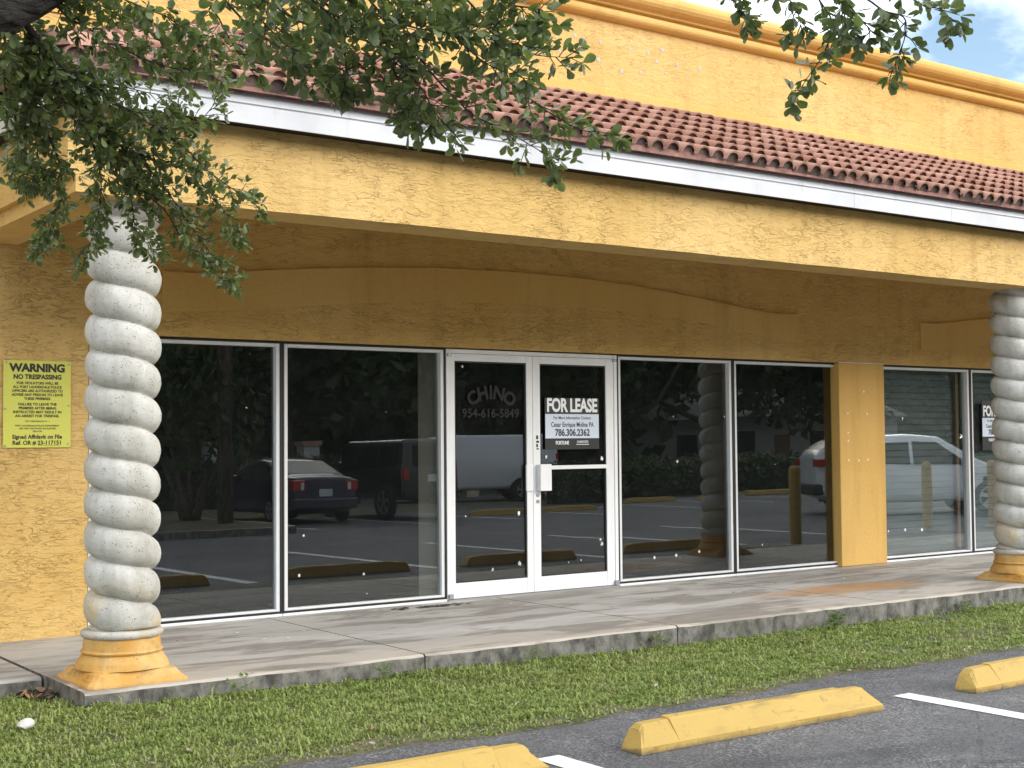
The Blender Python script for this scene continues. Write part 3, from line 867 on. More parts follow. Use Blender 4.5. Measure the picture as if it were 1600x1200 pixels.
# ---- the pair of white aluminium doors
dz1 = H
df = empty('door_frame', (2.494, 0, 0), 0, parent=bld)
g = MB(); g.box(0.0, 0.038, -0.055, 0.05, 0.012, dz1); g.box(1.904, 1.942, -0.055, 0.05, 0.012, dz1); g.box(0.038, 1.904, -0.055, 0.05, dz1 - 0.035, dz1)
g.build('jamb', M['white_metal'], df, bevel=0.003)
MB().box(0.0, 1.942, -0.075, 0.05, 0.0, 0.012).build('threshold', M['mill'], df)
for x in (0.03, 1.912):
    MB().box(x - 0.02, x + 0.02, -0.065, -0.045, 2.135, 2.165).build('pivot', M['mill'], df)
    MB().box(x - 0.022, x + 0.022, -0.075, -0.045, 0.02, 0.06).build('pivot', M['mill'], df)
def door(x0, x1, gl, gr, gt, gb):
    d = empty('door', (x0, 0, 0), 0, parent=bld)
    L = x1 - x0; a = gl - x0; b = gr - x0
    for nm, q in (('stile', (0, a, -0.048, 0.0, 0.016, 2.162)), ('stile', (b, L, -0.048, 0.0, 0.016, 2.162)),
                  ('rail', (a + 0.0005, b - 0.0005, -0.046, -0.002, gt, 2.162)), ('rail', (a + 0.0005, b - 0.0005, -0.046, -0.002, 0.016, gb))):
        MB().box(*q).build(nm, M['white_metal'], d, bevel=0.003)
    g = MB()
    e = 0.012
    g.box(a, a + e, -0.040, -0.01, gb, gt); g.box(b - e, b, -0.040, -0.01, gb, gt); g.box(a + e, b - e, -0.040, -0.01, gt - e, gt); g.box(a + e, b - e, -0.040, -0.01, gb, gb + e)
    g.build('glazing_bead', M['gasket'], d)
    zc = (gt + gb) / 2; xc = (a + b) / 2
    p = MB().box(a + e - xc, b - e - xc, -0.003, 0.003, gb + e - zc, gt - e - zc).build('pane', M['glass'], d)
    p.location = (xc, -0.022, zc); p.rotation_euler = (R(-0.42), 0, 0)
    MB().box(a + 0.002, b - 0.002, -0.011, -0.009, gb + 0.002, gt - 0.002).build('window_film', M['film'], d)
    return d
d1 = door(2.535, 3.434, 2.586, 3.366, 2.098, 0.150)
d2 = door(3.438, 4.396, 3.520, 4.302, 2.095, 0.150)
for x0 in (3.340, ):
    MB().box(3.348 - 2.535, 3.426 - 2.535, -0.066, -0.049, 0.932, 1.172).build('handle_plate', M['white_metal'], d1, bevel=0.004)
g = MB().box(3.472 - 3.438, 3.600 - 3.438, -0.112, -0.100, 0.932, 1.175)
g.box(3.472 - 3.438, 3.486 - 3.438, -0.100, -0.049, 0.935, 1.172)
g.build('pull_handle', M['white_metal'], d2, bevel=0.004)
MB().box(3.601 - 3.438, 4.301 - 3.438, -0.062, -0.047, 1.124, 1.160).build('push_bar', M['white_metal'], d2, bevel=0.003)
for z in (0.892, 0.835):
    MB().cyl((0.047, -0.056, z), (0.047, -0.048, z), 0.017, n=16).build('lock_cylinder', M['steel'], d2)
g = MB()
for i, (x, z, w_, h_) in enumerate(((0.045, 1.42, 0.012, 0.035), (0.05, 1.38, 0.016, 0.02), (0.044, 1.345, 0.01, 0.03), (0.05, 1.315, 0.014, 0.012))):
    g.box(x - w_, x + w_, -0.0493, -0.0483, z - h_ / 2, z + h_ / 2)
g.build('torn_sticker', plain('torn_black_sticker', (0.03, 0.03, 0.03), 0.7), d2)
def dchips(d, pts):
    g = MB(); r_ = random.Random(5)
    for x, z, s in pts:
        k = 7; x -= d.location.x
        ring = [(x + s * r_.uniform(0.6, 1.2) * math.cos(2 * math.pi * i / k), -0.029, z + s * r_.uniform(0.7, 1.4) * math.sin(2 * math.pi * i / k)) for i in range(k)]
        g.add([(x, -0.031, z)] + ring, [(0, 1 + i, 1 + (i + 1) % k) for i in range(k)])
    g.build('residue_spots', M['white_chip'], d)
dchips(d1, [(2.99, 0.242, 0.014), (3.29, 0.28, 0.02), (3.284, 0.733, 0.016), (2.705, 0.73, 0.008), (2.68, 2.05, 0.012)])
dchips(d2, [(4.25, 0.407, 0.018), (4.235, 0.45, 0.013), (3.998, 0.27, 0.008), (3.85, 0.26, 0.008), (4.26, 1.215, 0.02), (3.60, 1.24, 0.014)])
# faded lettering left on the left-hand door's glass
M['faded'] = plain('faded_lettering', (0.013, 0.0135, 0.0145), 0.8)
word = "CHINO"
for i, ch in enumerate(word):
    a = (-0.52, -0.235, -0.01, 0.21, 0.52)[i]
    text_mesh('faded_letter', ch, 0.165, M['faded'], d1, (2.99 - 2.535 + 0.40 * math.sin(a), -0.0275, 1.42 + 0.40 * math.cos(a)), bold=0.006, rot=(math.pi / 2, a, 0))
text_mesh('faded_number', '954-616-5849', 0.108, M['faded'], d1, (2.985 - 2.535, -0.0275, 1.635), bold=0.003, sx=1.0, spacing=1.02)

# small junction box and conduit under the cornice
jb = empty('junction_box', (3.165, PY, 5.15), 0, 'small yellow-painted electrical box on the parapet just under the cornice', 'junction box')
MB().box(-0.055, 0.055, -0.06, -0.001, -0.055, 0.055).build('box', M['stucco_trim'], jb, bevel=0.006)
MB().cyl((0.012, -0.066, 0.0), (0.012, -0.06, 0.0), 0.014, n=10).build('cover_screw', M['stucco_trim'], jb)
MB().cyl((-0.02, -0.03, 0.055), (-0.02, -0.03, 0.20), 0.013, n=10).build('conduit', M['stucco_trim'], jb)
# spots of bare plaster on the parapet where paint has flaked
r_ = random.Random(9)
g = MB()
for x, z, s in ((3.025, 4.947, .028), (3.193, 4.964, .026), (3.53, 5.01, .024), (3.633, 5.01, .014), (3.826, 5.001, .022), (4.168, 4.998, .022), (3.801, 4.838, .030), (4.072, 4.774, .026),
                (4.571, 5.051, .028), (4.40, 4.99, .02), (4.50, 4.93, .022), (4.763, 4.941, .022), (5.053, 4.943, .026), (3.314, 5.02, .014), (3.32, 4.96, .016), (2.98, 4.86, .03), (2.99, 4.82, .02), (3.02, 4.77, .018), (3.36, 4.84, .02), (4.30, 4.80, .018), (4.62, 4.83, .016), (3.84, 4.78, .012)):
    k = 9
    ring = [(x + s * r_.uniform(0.5, 1.1) * math.cos(2 * math.pi * i / k), PY - 0.0035, z + s * r_.uniform(0.5, 1.2) * math.sin(2 * math.pi * i / k)) for i in range(k)]
    g.add([(x, PY - 0.0045, z)] + ring, [(0, 1 + i, 1 + (i + 1) % k) for i in range(k)])
g.build('flaked_spots', M['bare'], bld)
# drill holes and patched screw spots on the pillar
g = MB()
for x, z in ((7.66, 1.66), (7.98, 1.655), (7.66, 1.45), (7.66, 1.36), (7.66, 1.15), (7.83, 1.145), (7.98, 1.15), (7.93, 1.9)):
    g.cyl((x, WALL_Y - 0.0135, z), (x, WALL_Y - 0.0115, z), 0.011, n=8)
g.build('filler_spots', M['white_chip'], bld)

# ------------------------------------------------------------------ twisted columns
def column(x, y, label, turn):
    c = empty('twisted_column', (x, y, 0), 0, label, 'column', 'twisted cast stone columns along the walkway')
    z0, z1 = 0.292, 2.825; pitch = 0.2046; N = 72; nz = int((z1 - z0) / pitch * 30)
    ro, ri = 0.222, 0.148
    g = MB(); seam = R(-72)
    for j in range(nz + 1):
        z = z0 + (z1 - z0) * j / nz
        for k in range(N):
            t = 2 * math.pi * k / N
            ph = ((z - z0) / pitch + (t + turn) / (2 * math.pi)) % 1.0
            u = 2 * ph - 1
            rr = ri + (ro - ri) * math.sqrt(max(0.0, 1 - abs(u) ** 2.15))
            end = min(1.0, max(0.0, (z - z0) / 0.02)); 
            rr = 0.175 + (rr - 0.175) * end
            dt = (t - seam + math.pi) % (2 * math.pi) - math.pi
            rr += 0.0045 * math.exp(-(dt / 0.02) ** 2) * (0.6 + 0.4 * math.sin(z * 40))
            g.v.append((rr * math.cos(t), rr * math.sin(t), z))
    for j in range(nz):
        for k in range(N):
            g.f.append((j * N + k, j * N + (k + 1) % N, (j + 1) * N + (k + 1) % N, (j + 1) * N + k)); g.mi.append(0)
    sh = g.build('shaft', M['cast'], c, smooth=True)
    wobble(sh, 0.006, 7.0); wobble(sh, 0.0022, 45.0)
    # white ring under the shaft
    g = MB(); ringp = [(0.19, 0.252), (0.218, 0.252)]
    for k in range(7):
        t = -math.pi / 2 + math.pi * k / 6; ringp.append((0.218 + 0.022 * math.cos(t), 0.276 + 0.022 * math.sin(t)))
    ringp += [(0.214, 0.299), (0.19, 0.300)]
    g.lathe(ringp, 48); o = g.build('collar', M['cast'], c, smooth=True); wobble(o, 0.003, 14)
    # yellow foot: drum, bead, bell that turns square, flared plinth
    def blend(r, z, q, sq):      # superellipse from circle (q=0) to square (q=1)
        out = []
        for k in range(64):
            t = 2 * math.pi * (k + 0.5) / 64; ct, st = math.cos(t), math.sin(t)
            rs = sq / max(abs(ct), abs(st)); rr = r * (1 - q) + rs * q
            out.append((rr * ct, rr * st, z))
        return out
    rows = [(0.215, 0.2515, 0, 0), (0.222, 0.235, 0, 0), (0.226, 0.185, 0, 0), (0.232, 0.182, 0, 0), (0.240, 0.174, 0, 0), (0.234, 0.164, 0, 0), (0.226, 0.160, 0, 0),
            (0.238, 0.145, 0, 0), (0.257, 0.115, 0, 0), (0.268, 0.088, 0.03, 0.24), (0.272, 0.078, 0.1, 0.24), (0.27, 0.075, 0.95, 0.225), (0.27, 0.072, 1, 0.243),
            (0.27, 0.058, 1, 0.252), (0.27, 0.036, 1, 0.272), (0.27, 0.018, 1, 0.297), (0.27, 0.010, 1, 0.300), (0.27, 0.0005, 1, 0.300)]
    g = MB(); vs = [p for a in rows for p in blend(*a)]; fs = []
    for i in range(len(rows) - 1):
        for k in range(64): fs.append((i * 64 + k, i * 64 + (k + 1) % 64, (i + 1) * 64 + (k + 1) % 64, (i + 1) * 64 + k))
    fs.append(tuple(range(64)))
    g.add(vs, fs); o = g.build('base', M['col_base'], c, smooth=False); wobble(o, 0.0045, 16, (1, 1, 0.4))
    # scalloped moulding on the corners' side faces
    for sx_ in (-1, 1):
        g = MB()
        for kk, (yy, r0) in enumerate(((-0.17, 0.05), (0.10, 0.06), (-0.03, 0.045))):
            for ring_ in range(3):
                rr = r0 - ring_ * 0.017
                pts = [(sx_ * (0.262 + 0.012 * math.sin(a)) - sx_ * 0.004 * ring_, yy + rr * math.cos(a), 0.03 + rr * 0.65 * math.sin(a)) for a in np.linspace(0.1, math.pi - 0.1, 9)]
                pts = [(sx_ * (0.243 + 0.055 * max(0, (0.072 - p[2]) / 0.06) ** 1.3), p[1], p[2]) for p in pts]
                g.tube(pts, [0.006] * 9, 5)
        g.build('scallops', M['col_base'], c, smooth=True)
    return c
column(-1.123, -2.079, 'pale twisted stone column on a stained yellow foot beside the trespass warning sign, behind the hanging leaves', 2.35)
column(7.812, -2.079, 'pale twisted stone column at the right end of the walkway before the shuttered windows', 2.0)

# ------------------------------------------------------------------ warning sign
sg = empty('warning_sign', (-1.045, WALL_Y - 0.012, 1.682), 0,
           'yellow-green WARNING NO TRESPASSING notice screwed to the stucco wall left of the column', 'sign')
M['sign_yellow'] = plain('sign_yellow_green', (0.60, 0.60, 0.095), 0.45)
M['print_black'] = plain('black_print', (0.02, 0.022, 0.02), 0.6)
MB().box(-0.24, 0.24, -0.003, 0.001, -0.313, 0.313).build('panel', M['sign_yellow'], sg, bevel=0.0015, seg=1)
yy = -0.0036
def sl(txt, z, size, bold=0.0, sx=1.0, sp=1.0):
    return text_mesh('lettering', txt, size, M['print_black'], sg, (0.0, yy, z), bold=bold, sx=sx, spacing=sp)
sl('WARNING', 0.258, 0.078, 0.0042, 1.03, 1.0)
sl('NO TRESPASSING', 0.194, 0.046, 0.0022, 0.94, 1.0)
sl('FOR VIOLATORS WILL BE', 0.150, 0.026, 0.0009, 1.0)
sl('ALL FORT LAUDERDALE POLICE', 0.122, 0.026, 0.0009, 0.92)
sl('OFFICERS ARE AUTHORIZED TO', 0.094, 0.026, 0.0009, 0.95)
sl('ADVISE ANY PERSON TO LEAVE', 0.066, 0.026, 0.0009, 0.98)
sl('THESE PREMISES.', 0.038, 0.026, 0.0009, 1.0)
sl('FAILURE TO LEAVE THE', -0.002, 0.026, 0.0009, 1.0)
sl('PREMISES AFTER BEING', -0.030, 0.026, 0.0009, 1.0)
sl('INSTRUCTED MAY RESULT IN', -0.058, 0.026, 0.0009, 1.0)
sl('AN ARREST FOR TRESPASS.', -0.086, 0.026, 0.0009, 1.0)
sl('CITY ORDINANCE 16 - 1', -0.124, 0.016, 0.0003, 1.0)
sl('FORT LAUDERDALE POLICE DEPARTMENT', -0.156, 0.0165, 0.0003, 1.0)
sl('1300 WEST BROWARD BOULEVARD', -0.176, 0.0165, 0.0003, 1.0)
sl('828-5700', -0.196, 0.0165, 0.0003, 1.0)
sl('Signed Affidavit on File', -0.236, 0.041, 0.0014, 0.94)
sl('Ref. OR # 23-117151', -0.279, 0.041, 0.0014, 0.98)
MB().box(0.005, 0.165, yy - 0.0004, yy, -0.2985, -0.2965).build('underline', M['print_black'], sg)
for x, z in ((-0.22, 0.297), (0.222, 0.290), (-0.226, -0.035), (0.222, -0.01), (-0.226, -0.298), (0.222, -0.285)):
    MB().cyl((x, -0.008, z), (x, -0.003, z), 0.0075, n=10).build('screw', M['steel'], sg)

# ------------------------------------------------------------------ for-lease signs
M['sign_black'] = plain('sign_black', (0.012, 0.014, 0.016), 0.35)
M['sign_white'] = plain('sign_white', (0.60, 0.68, 0.80), 0.45)
M['print_white'] = plain('white_print', (0.82, 0.84, 0.86), 0.5)
def lease(x, y, z, W, Hh, label):
    s = empty('lease_sign', (x, y, z), 0, label, 'sign', 'for lease signs in the shop front')
    k = W / 0.64
    MB().box(-W / 2, W / 2, -0.002, 0.002, -Hh / 2, Hh / 2).build('panel', M['sign_black'], s)
    MB().box(-W / 2 + 0.003, W / 2 - 0.003, -0.0036, -0.002, -0.135 * k, 0.090 * k).build('white_band', M['sign_white'], s)
    text_mesh('headline', 'FOR LEASE', 0.172 * k, M['print_white'], s, (0, -0.0026, 0.166 * k), bold=0.006, sx=0.76 * 1.0, spacing=0.95)
    text_mesh('small_print', 'For More Information Contact:', 0.040 * k, M['sign_black'], s, (0, -0.0042, 0.054 * k), bold=0.0006, sx=0.88)
    text_mesh('contact_name', 'Cesar Enrique Molina PA', 0.062 * k, M['sign_black'], s, (0, -0.0042, -0.010 * k), bold=0.0012, sx=0.80)
    text_mesh('phone_number', '786.306.2362', 0.088 * k, M['sign_black'], s, (0, -0.0042, -0.085 * k), bold=0.0028, sx=0.86)
    text_mesh('agency_name', 'FORTUNE', 0.046 * k, M['print_white'], s, (-0.12 * k, -0.0026, -0.178 * k), bold=0.0012, sx=0.80, spacing=0.92)
    text_mesh('agency_name', "CHRISTIE'S", 0.034 * k, M['print_white'], s, (0.12 * k, -0.0026, -0.171 * k), bold=0.0002, sx=0.85)
    MB().box(0.045 * k, 0.195 * k, -0.0030, -0.002, -0.196 * k, -0.191 * k).build('rule', M['print_white'], s)
    return s
lease(3.900, -0.0275 - 0.012, 1.545, 0.64, 0.475, 'black and white FOR LEASE sign on the glass of the right-hand door')
lease(10.49, -0.022, 1.53, 0.64, 0.60, 'FOR LEASE sign in the shuttered window, half hidden by the far column')

# ------------------------------------------------------------------ wheel stops and painted lines
def stop_mesh(seed):
    """precast bumper: tall narrow ridge at the back, sloping front, notched along its top"""
    r_ = random.Random(seed)
    L = 1.83; W = 0.165; Hs = 0.132
    st = [0, 0.02, 0.075, 0.15, 0.26, 0.262, 0.5, 0.75, 0.9, 1.1, 1.35, 1.568, 1.57, 1.68, 1.755, 1.81, 1.83]
    vs = []; fs = []
    for x in st:
        e = min(x, L - x); t = min(1.0, e / 0.085)
        top = Hs * (0.80 + 0.20 * t) + (0.010 if 0.261 < x < 1.569 else 0.0)
        inx = 0.0
        y0, y1 = 0.0, W
        yt0, yt1 = 0.092 - 0.004 * (1 - t), 0.148
        j = lambda a=0.003: r_.uniform(-a, a)
        k = 0.055 * (1 - t) * (1 if x < L / 2 else -1)
        vs += [(x, y0 + j(), 0.0), (x, y0 + 0.002 + j(), 0.035), (x + k, yt0 - 0.012 + j(), top - 0.012 + j(0.002)), (x + k, yt0 + j(), top + j(0.002)), (x + k, yt1 + j(), top + j(0.002)), (x + k * 0.8, yt1 + 0.010 + j(), top - 0.014), (x, y1, 0.0)]
    n = 7
    for i in range(len(st) - 1):
        for k in range(n): fs.append((i * n + k, (i + 1) * n + k, (i + 1) * n + (k + 1) % n, i * n + (k + 1) % n))
    fs += [tuple(range(n)), tuple((len(st) - 1) * n + k for k in range(n))[::-1]]
    return vs, fs
def wheel_stop(x, y, rz, label, group, seed):
    w = empty('wheel_stop', (x, y, Z_LOT + 0.001), rz, label, 'wheel stop', group)
    vs, fs = stop_mesh(seed)
    MB().add(vs, fs).build('concrete_bar', M['yellow_paint'], w, bevel=0.004, seg=2)
    for xx in (0.34, 1.49):
        MB().cyl((xx, 0.12, 0.136), (xx, 0.12, 0.1435), 0.012, n=8).build('rebar_pin', M['mill'], w)
    return w
GS = 'yellow wheel stops along the lawn'
wheel_stop(0.485, -4.915, 0.0, 'whole yellow concrete wheel stop in the foreground between the white bay lines', GS, 1)
wheel_stop(3.165, -4.925, 0.0, 'yellow wheel stop cut by the right edge of the picture, beyond the white line', GS, 2)
wheel_stop(-1.93, -4.93, 0.0, 'yellow wheel stop cut by the bottom edge of the picture, nearest the tree', GS, 3)
wheel_stop(5.85, -4.92, 0.0, 'yellow wheel stop of the third bay, seen mirrored in the dark shop glass', GS, 4)
wheel_stop(8.53, -4.92, 0.0, 'yellow wheel stop of the fourth bay, mirrored at the foot of the far column', GS, 5)
def line(name, x0, x1, y0, y1, rz=0):
    g = MB(); n = 14; r_ = random.Random(int(x0 * 100))
    vs = []
    for i in range(n + 1):
        y = y0 + (y1 - y0) * i / n
        vs += [(x0 + r_.uniform(-.004, .004), y, Z_LOT + 0.004), (x1 + r_.uniform(-.004, .004), y, Z_LOT + 0.004)]
    g.add(vs, [(2 * i, 2 * i + 1, 2 * i + 3, 2 * i + 2) for i in range(n)])
    return tag(g.build(name, M['white_paint']), kind='structure')
for k in range(-1, 6):
    x = 0.02 + 2.69 * k; line('bay_line', x + 0.0, x + 0.15, -9.6, -4.66)
for k in range(0, 9):
    x = 8.85 + 2.69 * k; line('bay_line', x, x + 0.11, -20.0, -15.0)
# aisle stop bars / faint line
line('bay_line', -6.0, -5.9, -9.6, -4.66)

# loose rock on the lawn and leaf litter
g = MB(); bm = bmesh.new(); bmesh.ops.create_icosphere(bm, subdivisions=2, radius=0.042)
for v in bm.verts: v.co = Vector((v.co.x * 1.1, v.co.y * 0.8, v.co.z * 0.7)) + mnoise.noise_vector(v.co * 25) * 0.012
me = bpy.data.meshes.new('stone'); bm.to_mesh(me); bm.free(); me.materials.append(plain('pale_stone', (0.62, 0.60, 0.56), 0.85))
o = bpy.data.objects.new('stone', me); COL.objects.link(o); o.location = (-1.88, -2.76, lawn_z(-1.88, -2.76) + 0.035)
tag(o, 'single pale stone lying in the grass at the lower left', 'stone')
def litter(name, label, n, cx, cy, rx, ry, z, mats, s0, s1, seed, flat=0.35):
    r_ = random.Random(seed); g = MB()
    for _ in range(n):
        a = r_.uniform(0, 6.28); rr = math.sqrt(r_.random()); x = cx + rx * rr * math.cos(a); y = cy + ry * rr * math.sin(a)
        s = r_.uniform(s0, s1); t = r_.uniform(0, 6.28); q = Matrix.Rotation(t, 3, 'Z') @ Matrix.Rotation(r_.uniform(-flat, flat), 3, 'X') @ Matrix.Rotation(r_.uniform(-flat, flat), 3, 'Y')
        zz = z(x, y) if callable(z) else z
        pts = [q @ Vector(v) * s for v in ((-0.5, 0, 0), (-0.15, 0.2, 0.05), (0.25, 0.17, 0.06), (0.5, 0, 0), (0.25, -0.17, 0.06), (-0.15, -0.2, 0.05))]
        mz = min(p.z for p in pts)
        g.add([(x + p.x, y + p.y, zz + p.z - mz + 0.002) for p in pts], [(0, 1, 5), (1, 2, 4, 5), (2, 3, 4)], r_.randrange(len(mats)))
    o = g.build(name, mats); o['kind'] = 'stuff'; return o
litter('leaf_litter', '', 70, -1.56, -1.90, 0.10, 0.14, lambda x, y: lawn_z(x, y) + 0.02, [M['dry_leaf'], M['twig']], 0.04, 0.08, 4, 0.7)
litter('lawn_litter', '', 170, 3.0, -3.80, 5.6, 0.42, lambda x, y: lawn_z(x, y) + 0.02, [M['dry_leaf'], plain('pale_litter', (0.36, 0.30, 0.22), 0.8)], 0.018, 0.045, 5, 0.6)
litter('walkway_litter', '', 60, 2.2, -0.28, 0.42, 0.07, 0.0, [M['gasket']], 0.03, 0.10, 6, 0.1)
litter('walkway_flakes', '', 46, 4.0, -0.75, 5.2, 0.65, 0.0, [M['gasket'], M['white_chip'], M['mill']], 0.02, 0.055, 8, 0.1)
BRANCH_LEFT = [
   [(-2.58, -5.16, 2.87), (-2.46, -4.98, 2.83), (-2.33, -4.8, 2.79), (-2.15, -4.63, 2.71), (-1.95, -4.47, 2.64), (-1.75, -4.32, 2.53), (-1.52, -4.17, 2.34), (-1.28, -4.03, 2.16)] ,
   [(-2.55, -5.17, 2.85), (-2.4, -4.99, 2.8), (-2.2, -4.84, 2.76), (-1.97, -4.7, 2.72), (-1.74, -4.56, 2.65), (-1.56, -4.41, 2.59), (-1.29, -4.3, 2.49)] ,
   [(-2.64, -5.19, 2.84), (-2.57, -4.99, 2.77), (-2.48, -4.81, 2.73), (-2.36, -4.63, 2.65), (-2.24, -4.44, 2.54), (-2.18, -4.24, 2.42), (-2.15, -4.04, 2.34), (-2.13, -3.84, 2.27)] ,
   [(-2.32, -4.79, 2.79), (-2.2, -4.62, 2.7), (-2.09, -4.45, 2.59), (-2.01, -4.27, 2.49), (-1.97, -4.08, 2.37), (-1.95, -3.89, 2.25)] ,
   [(-2.15, -4.61, 2.71), (-2.0, -4.45, 2.57), (-1.89, -4.3, 2.47), (-1.8, -4.13, 2.35), (-1.67, -4.0, 2.29)] ,
   [(-2.47, -5.02, 2.82), (-2.46, -4.79, 2.76), (-2.38, -4.57, 2.66), (-2.31, -4.36, 2.55), (-2.28, -4.15, 2.5)] ,
   [(-1.94, -4.63, 2.73), (-1.81, -4.57, 2.73), (-1.67, -4.53, 2.79), (-1.56, -4.5, 2.92)] ,
   [(-2.49, -5.26, 2.93), (-2.28, -5.13, 2.9), (-2.11, -5.0, 2.89), (-1.9, -4.88, 2.9), (-1.69, -4.78, 2.91)] ,
   [(-1.94, -4.45, 2.64), (-1.79, -4.38, 2.62), (-1.62, -4.32, 2.6), (-1.43, -4.25, 2.46), (-1.32, -4.15, 2.36)] ,
   [(-2.48, -5.3, 3.01), (-2.3, -5.13, 3.02), (-2.08, -4.99, 3.0), (-1.86, -4.85, 2.99)] ,
   [(-2.47, -5.41, 3.01), (-2.21, -5.27, 3.0), (-1.98, -5.14, 3.0), (-1.78, -4.98, 2.95)] ,
   [(-2.67, -5.18, 2.83), (-2.62, -4.99, 2.74), (-2.55, -4.81, 2.67), (-2.47, -4.66, 2.66)] ,
   [(-2.15, -4.61, 2.71), (-1.99, -4.54, 2.72), (-1.82, -4.47, 2.71), (-1.71, -4.4, 2.78)] ,
   [(-1.94, -4.45, 2.64), (-1.86, -4.33, 2.52), (-1.71, -4.25, 2.43), (-1.58, -4.16, 2.31), (-1.42, -4.09, 2.24)] ,
   [(-2.38, -4.94, 2.81), (-2.22, -4.81, 2.84), (-2.02, -4.7, 2.84), (-1.82, -4.6, 2.86)] ,
   [(-2.47, -5.02, 2.82), (-2.31, -4.79, 2.68), (-2.14, -4.59, 2.63), (-1.99, -4.4, 2.63), (-1.78, -4.21, 2.52)] ,
   [(-2.56, -5.11, 2.86), (-2.48, -4.79, 2.65), (-2.42, -4.5, 2.54), (-2.32, -4.24, 2.51)] ,
]
BRANCH_MID = [
   [(-2.29, -6.11, 2.9), (-2.18, -6.1, 2.74), (-2.08, -6.13, 2.67), (-1.98, -6.15, 2.6), (-1.9, -6.18, 2.55)] ,
   [(-2.17, -6.27, 2.88), (-2.05, -6.3, 2.72), (-1.94, -6.34, 2.62), (-1.84, -6.4, 2.52), (-1.76, -6.46, 2.48), (-1.71, -6.5, 2.43)] ,
   [(-2.02, -6.57, 2.82), (-1.9, -6.51, 2.69), (-1.78, -6.49, 2.61), (-1.67, -6.47, 2.53), (-1.54, -6.46, 2.45), (-1.39, -6.47, 2.4), (-1.27, -6.48, 2.35), (-1.2, -6.45, 2.32)] ,
   [(-1.84, -6.57, 2.86), (-1.67, -6.52, 2.73), (-1.51, -6.49, 2.65), (-1.38, -6.45, 2.58), (-1.23, -6.44, 2.51), (-1.09, -6.43, 2.47), (-0.96, -6.42, 2.46)] ,
   [(-1.74, -6.63, 2.86), (-1.63, -6.6, 2.75), (-1.5, -6.59, 2.67), (-1.4, -6.59, 2.64), (-1.28, -6.62, 2.64)] ,
   [(-2.2, -6.58, 2.79), (-2.1, -6.56, 2.66), (-2.0, -6.57, 2.59), (-1.91, -6.59, 2.55), (-1.82, -6.6, 2.46), (-1.77, -6.59, 2.4), (-1.71, -6.59, 2.35)] ,
   [(-2.37, -6.39, 2.81), (-2.25, -6.34, 2.69), (-2.15, -6.31, 2.63), (-2.07, -6.28, 2.59), (-1.99, -6.25, 2.54)] ,
   [(-2.05, -6.77, 2.76), (-1.95, -6.74, 2.68), (-1.81, -6.73, 2.61), (-1.68, -6.74, 2.53), (-1.56, -6.74, 2.51)] ,
   [(-1.78, -6.83, 2.8), (-1.69, -6.85, 2.69), (-1.61, -6.9, 2.67), (-1.59, -6.91, 2.66)] ,
   [(-2.36, -6.5, 2.78), (-2.21, -6.47, 2.66), (-2.06, -6.47, 2.63), (-1.91, -6.49, 2.61), (-1.78, -6.5, 2.57)] ,
   [(-2.28, -5.91, 2.97), (-2.15, -5.84, 2.82), (-2.06, -5.78, 2.74), (-1.98, -5.72, 2.7)] ,
   [(-1.89, -6.57, 2.63), (-1.89, -6.52, 2.57), (-1.84, -6.5, 2.5), (-1.79, -6.48, 2.43), (-1.76, -6.45, 2.39)] ,
   [(-2.25, -6.76, 2.72), (-2.12, -6.74, 2.63), (-1.96, -6.76, 2.59), (-1.81, -6.79, 2.59), (-1.69, -6.82, 2.62)] ,
   [(-2.35, -6.71, 2.72), (-2.24, -6.7, 2.63), (-2.15, -6.71, 2.59), (-2.04, -6.74, 2.58), (-1.93, -6.77, 2.56)] ,
   [(-1.86, -6.67, 2.83), (-1.77, -6.63, 2.74), (-1.68, -6.6, 2.68), (-1.56, -6.61, 2.66), (-1.45, -6.62, 2.65)] ,
   [(-2.17, -6.17, 2.91), (-2.1, -6.11, 2.77), (-2.02, -6.09, 2.72), (-1.93, -6.09, 2.68)] ,
   [(-1.97, -6.39, 2.6), (-1.96, -6.38, 2.55), (-1.97, -6.37, 2.51)] ,
]
BRANCH_RIGHT = [
   [(-0.94, -7.3, 2.83), (-0.83, -7.3, 2.73), (-0.76, -7.29, 2.67), (-0.73, -7.23, 2.6), (-0.72, -7.15, 2.54), (-0.71, -7.09, 2.49)] ,
   [(-0.82, -7.42, 2.81), (-0.73, -7.44, 2.69), (-0.66, -7.48, 2.66), (-0.63, -7.46, 2.61), (-0.61, -7.42, 2.57), (-0.6, -7.39, 2.53)] ,
   [(-0.69, -7.43, 2.84), (-0.6, -7.48, 2.72), (-0.55, -7.53, 2.69), (-0.53, -7.54, 2.66)] ,
   [(-1.03, -7.07, 2.88), (-0.96, -7.08, 2.75), (-0.94, -7.09, 2.72)] ,
   [(-0.99, -7.24, 2.83), (-0.91, -7.27, 2.71), (-0.88, -7.27, 2.65)] ,
   [(-0.86, -7.38, 2.82), (-0.78, -7.4, 2.67), (-0.74, -7.42, 2.62), (-0.76, -7.39, 2.6)] ,
   [(-0.94, -7.43, 2.79), (-0.88, -7.44, 2.68), (-0.88, -7.42, 2.63)] ,
]
BOUGH =  [(-2.72, -5.29, 2.89), (-2.58, -5.35, 2.95), (-2.44, -5.54, 3.04), (-2.21, -5.91, 3.17), (-1.95, -6.28, 3.19), (-1.61, -6.62, 3.2), (-1.21, -6.92, 3.19), (-0.84, -7.25, 3.12), (-0.62, -7.48, 3.06)]

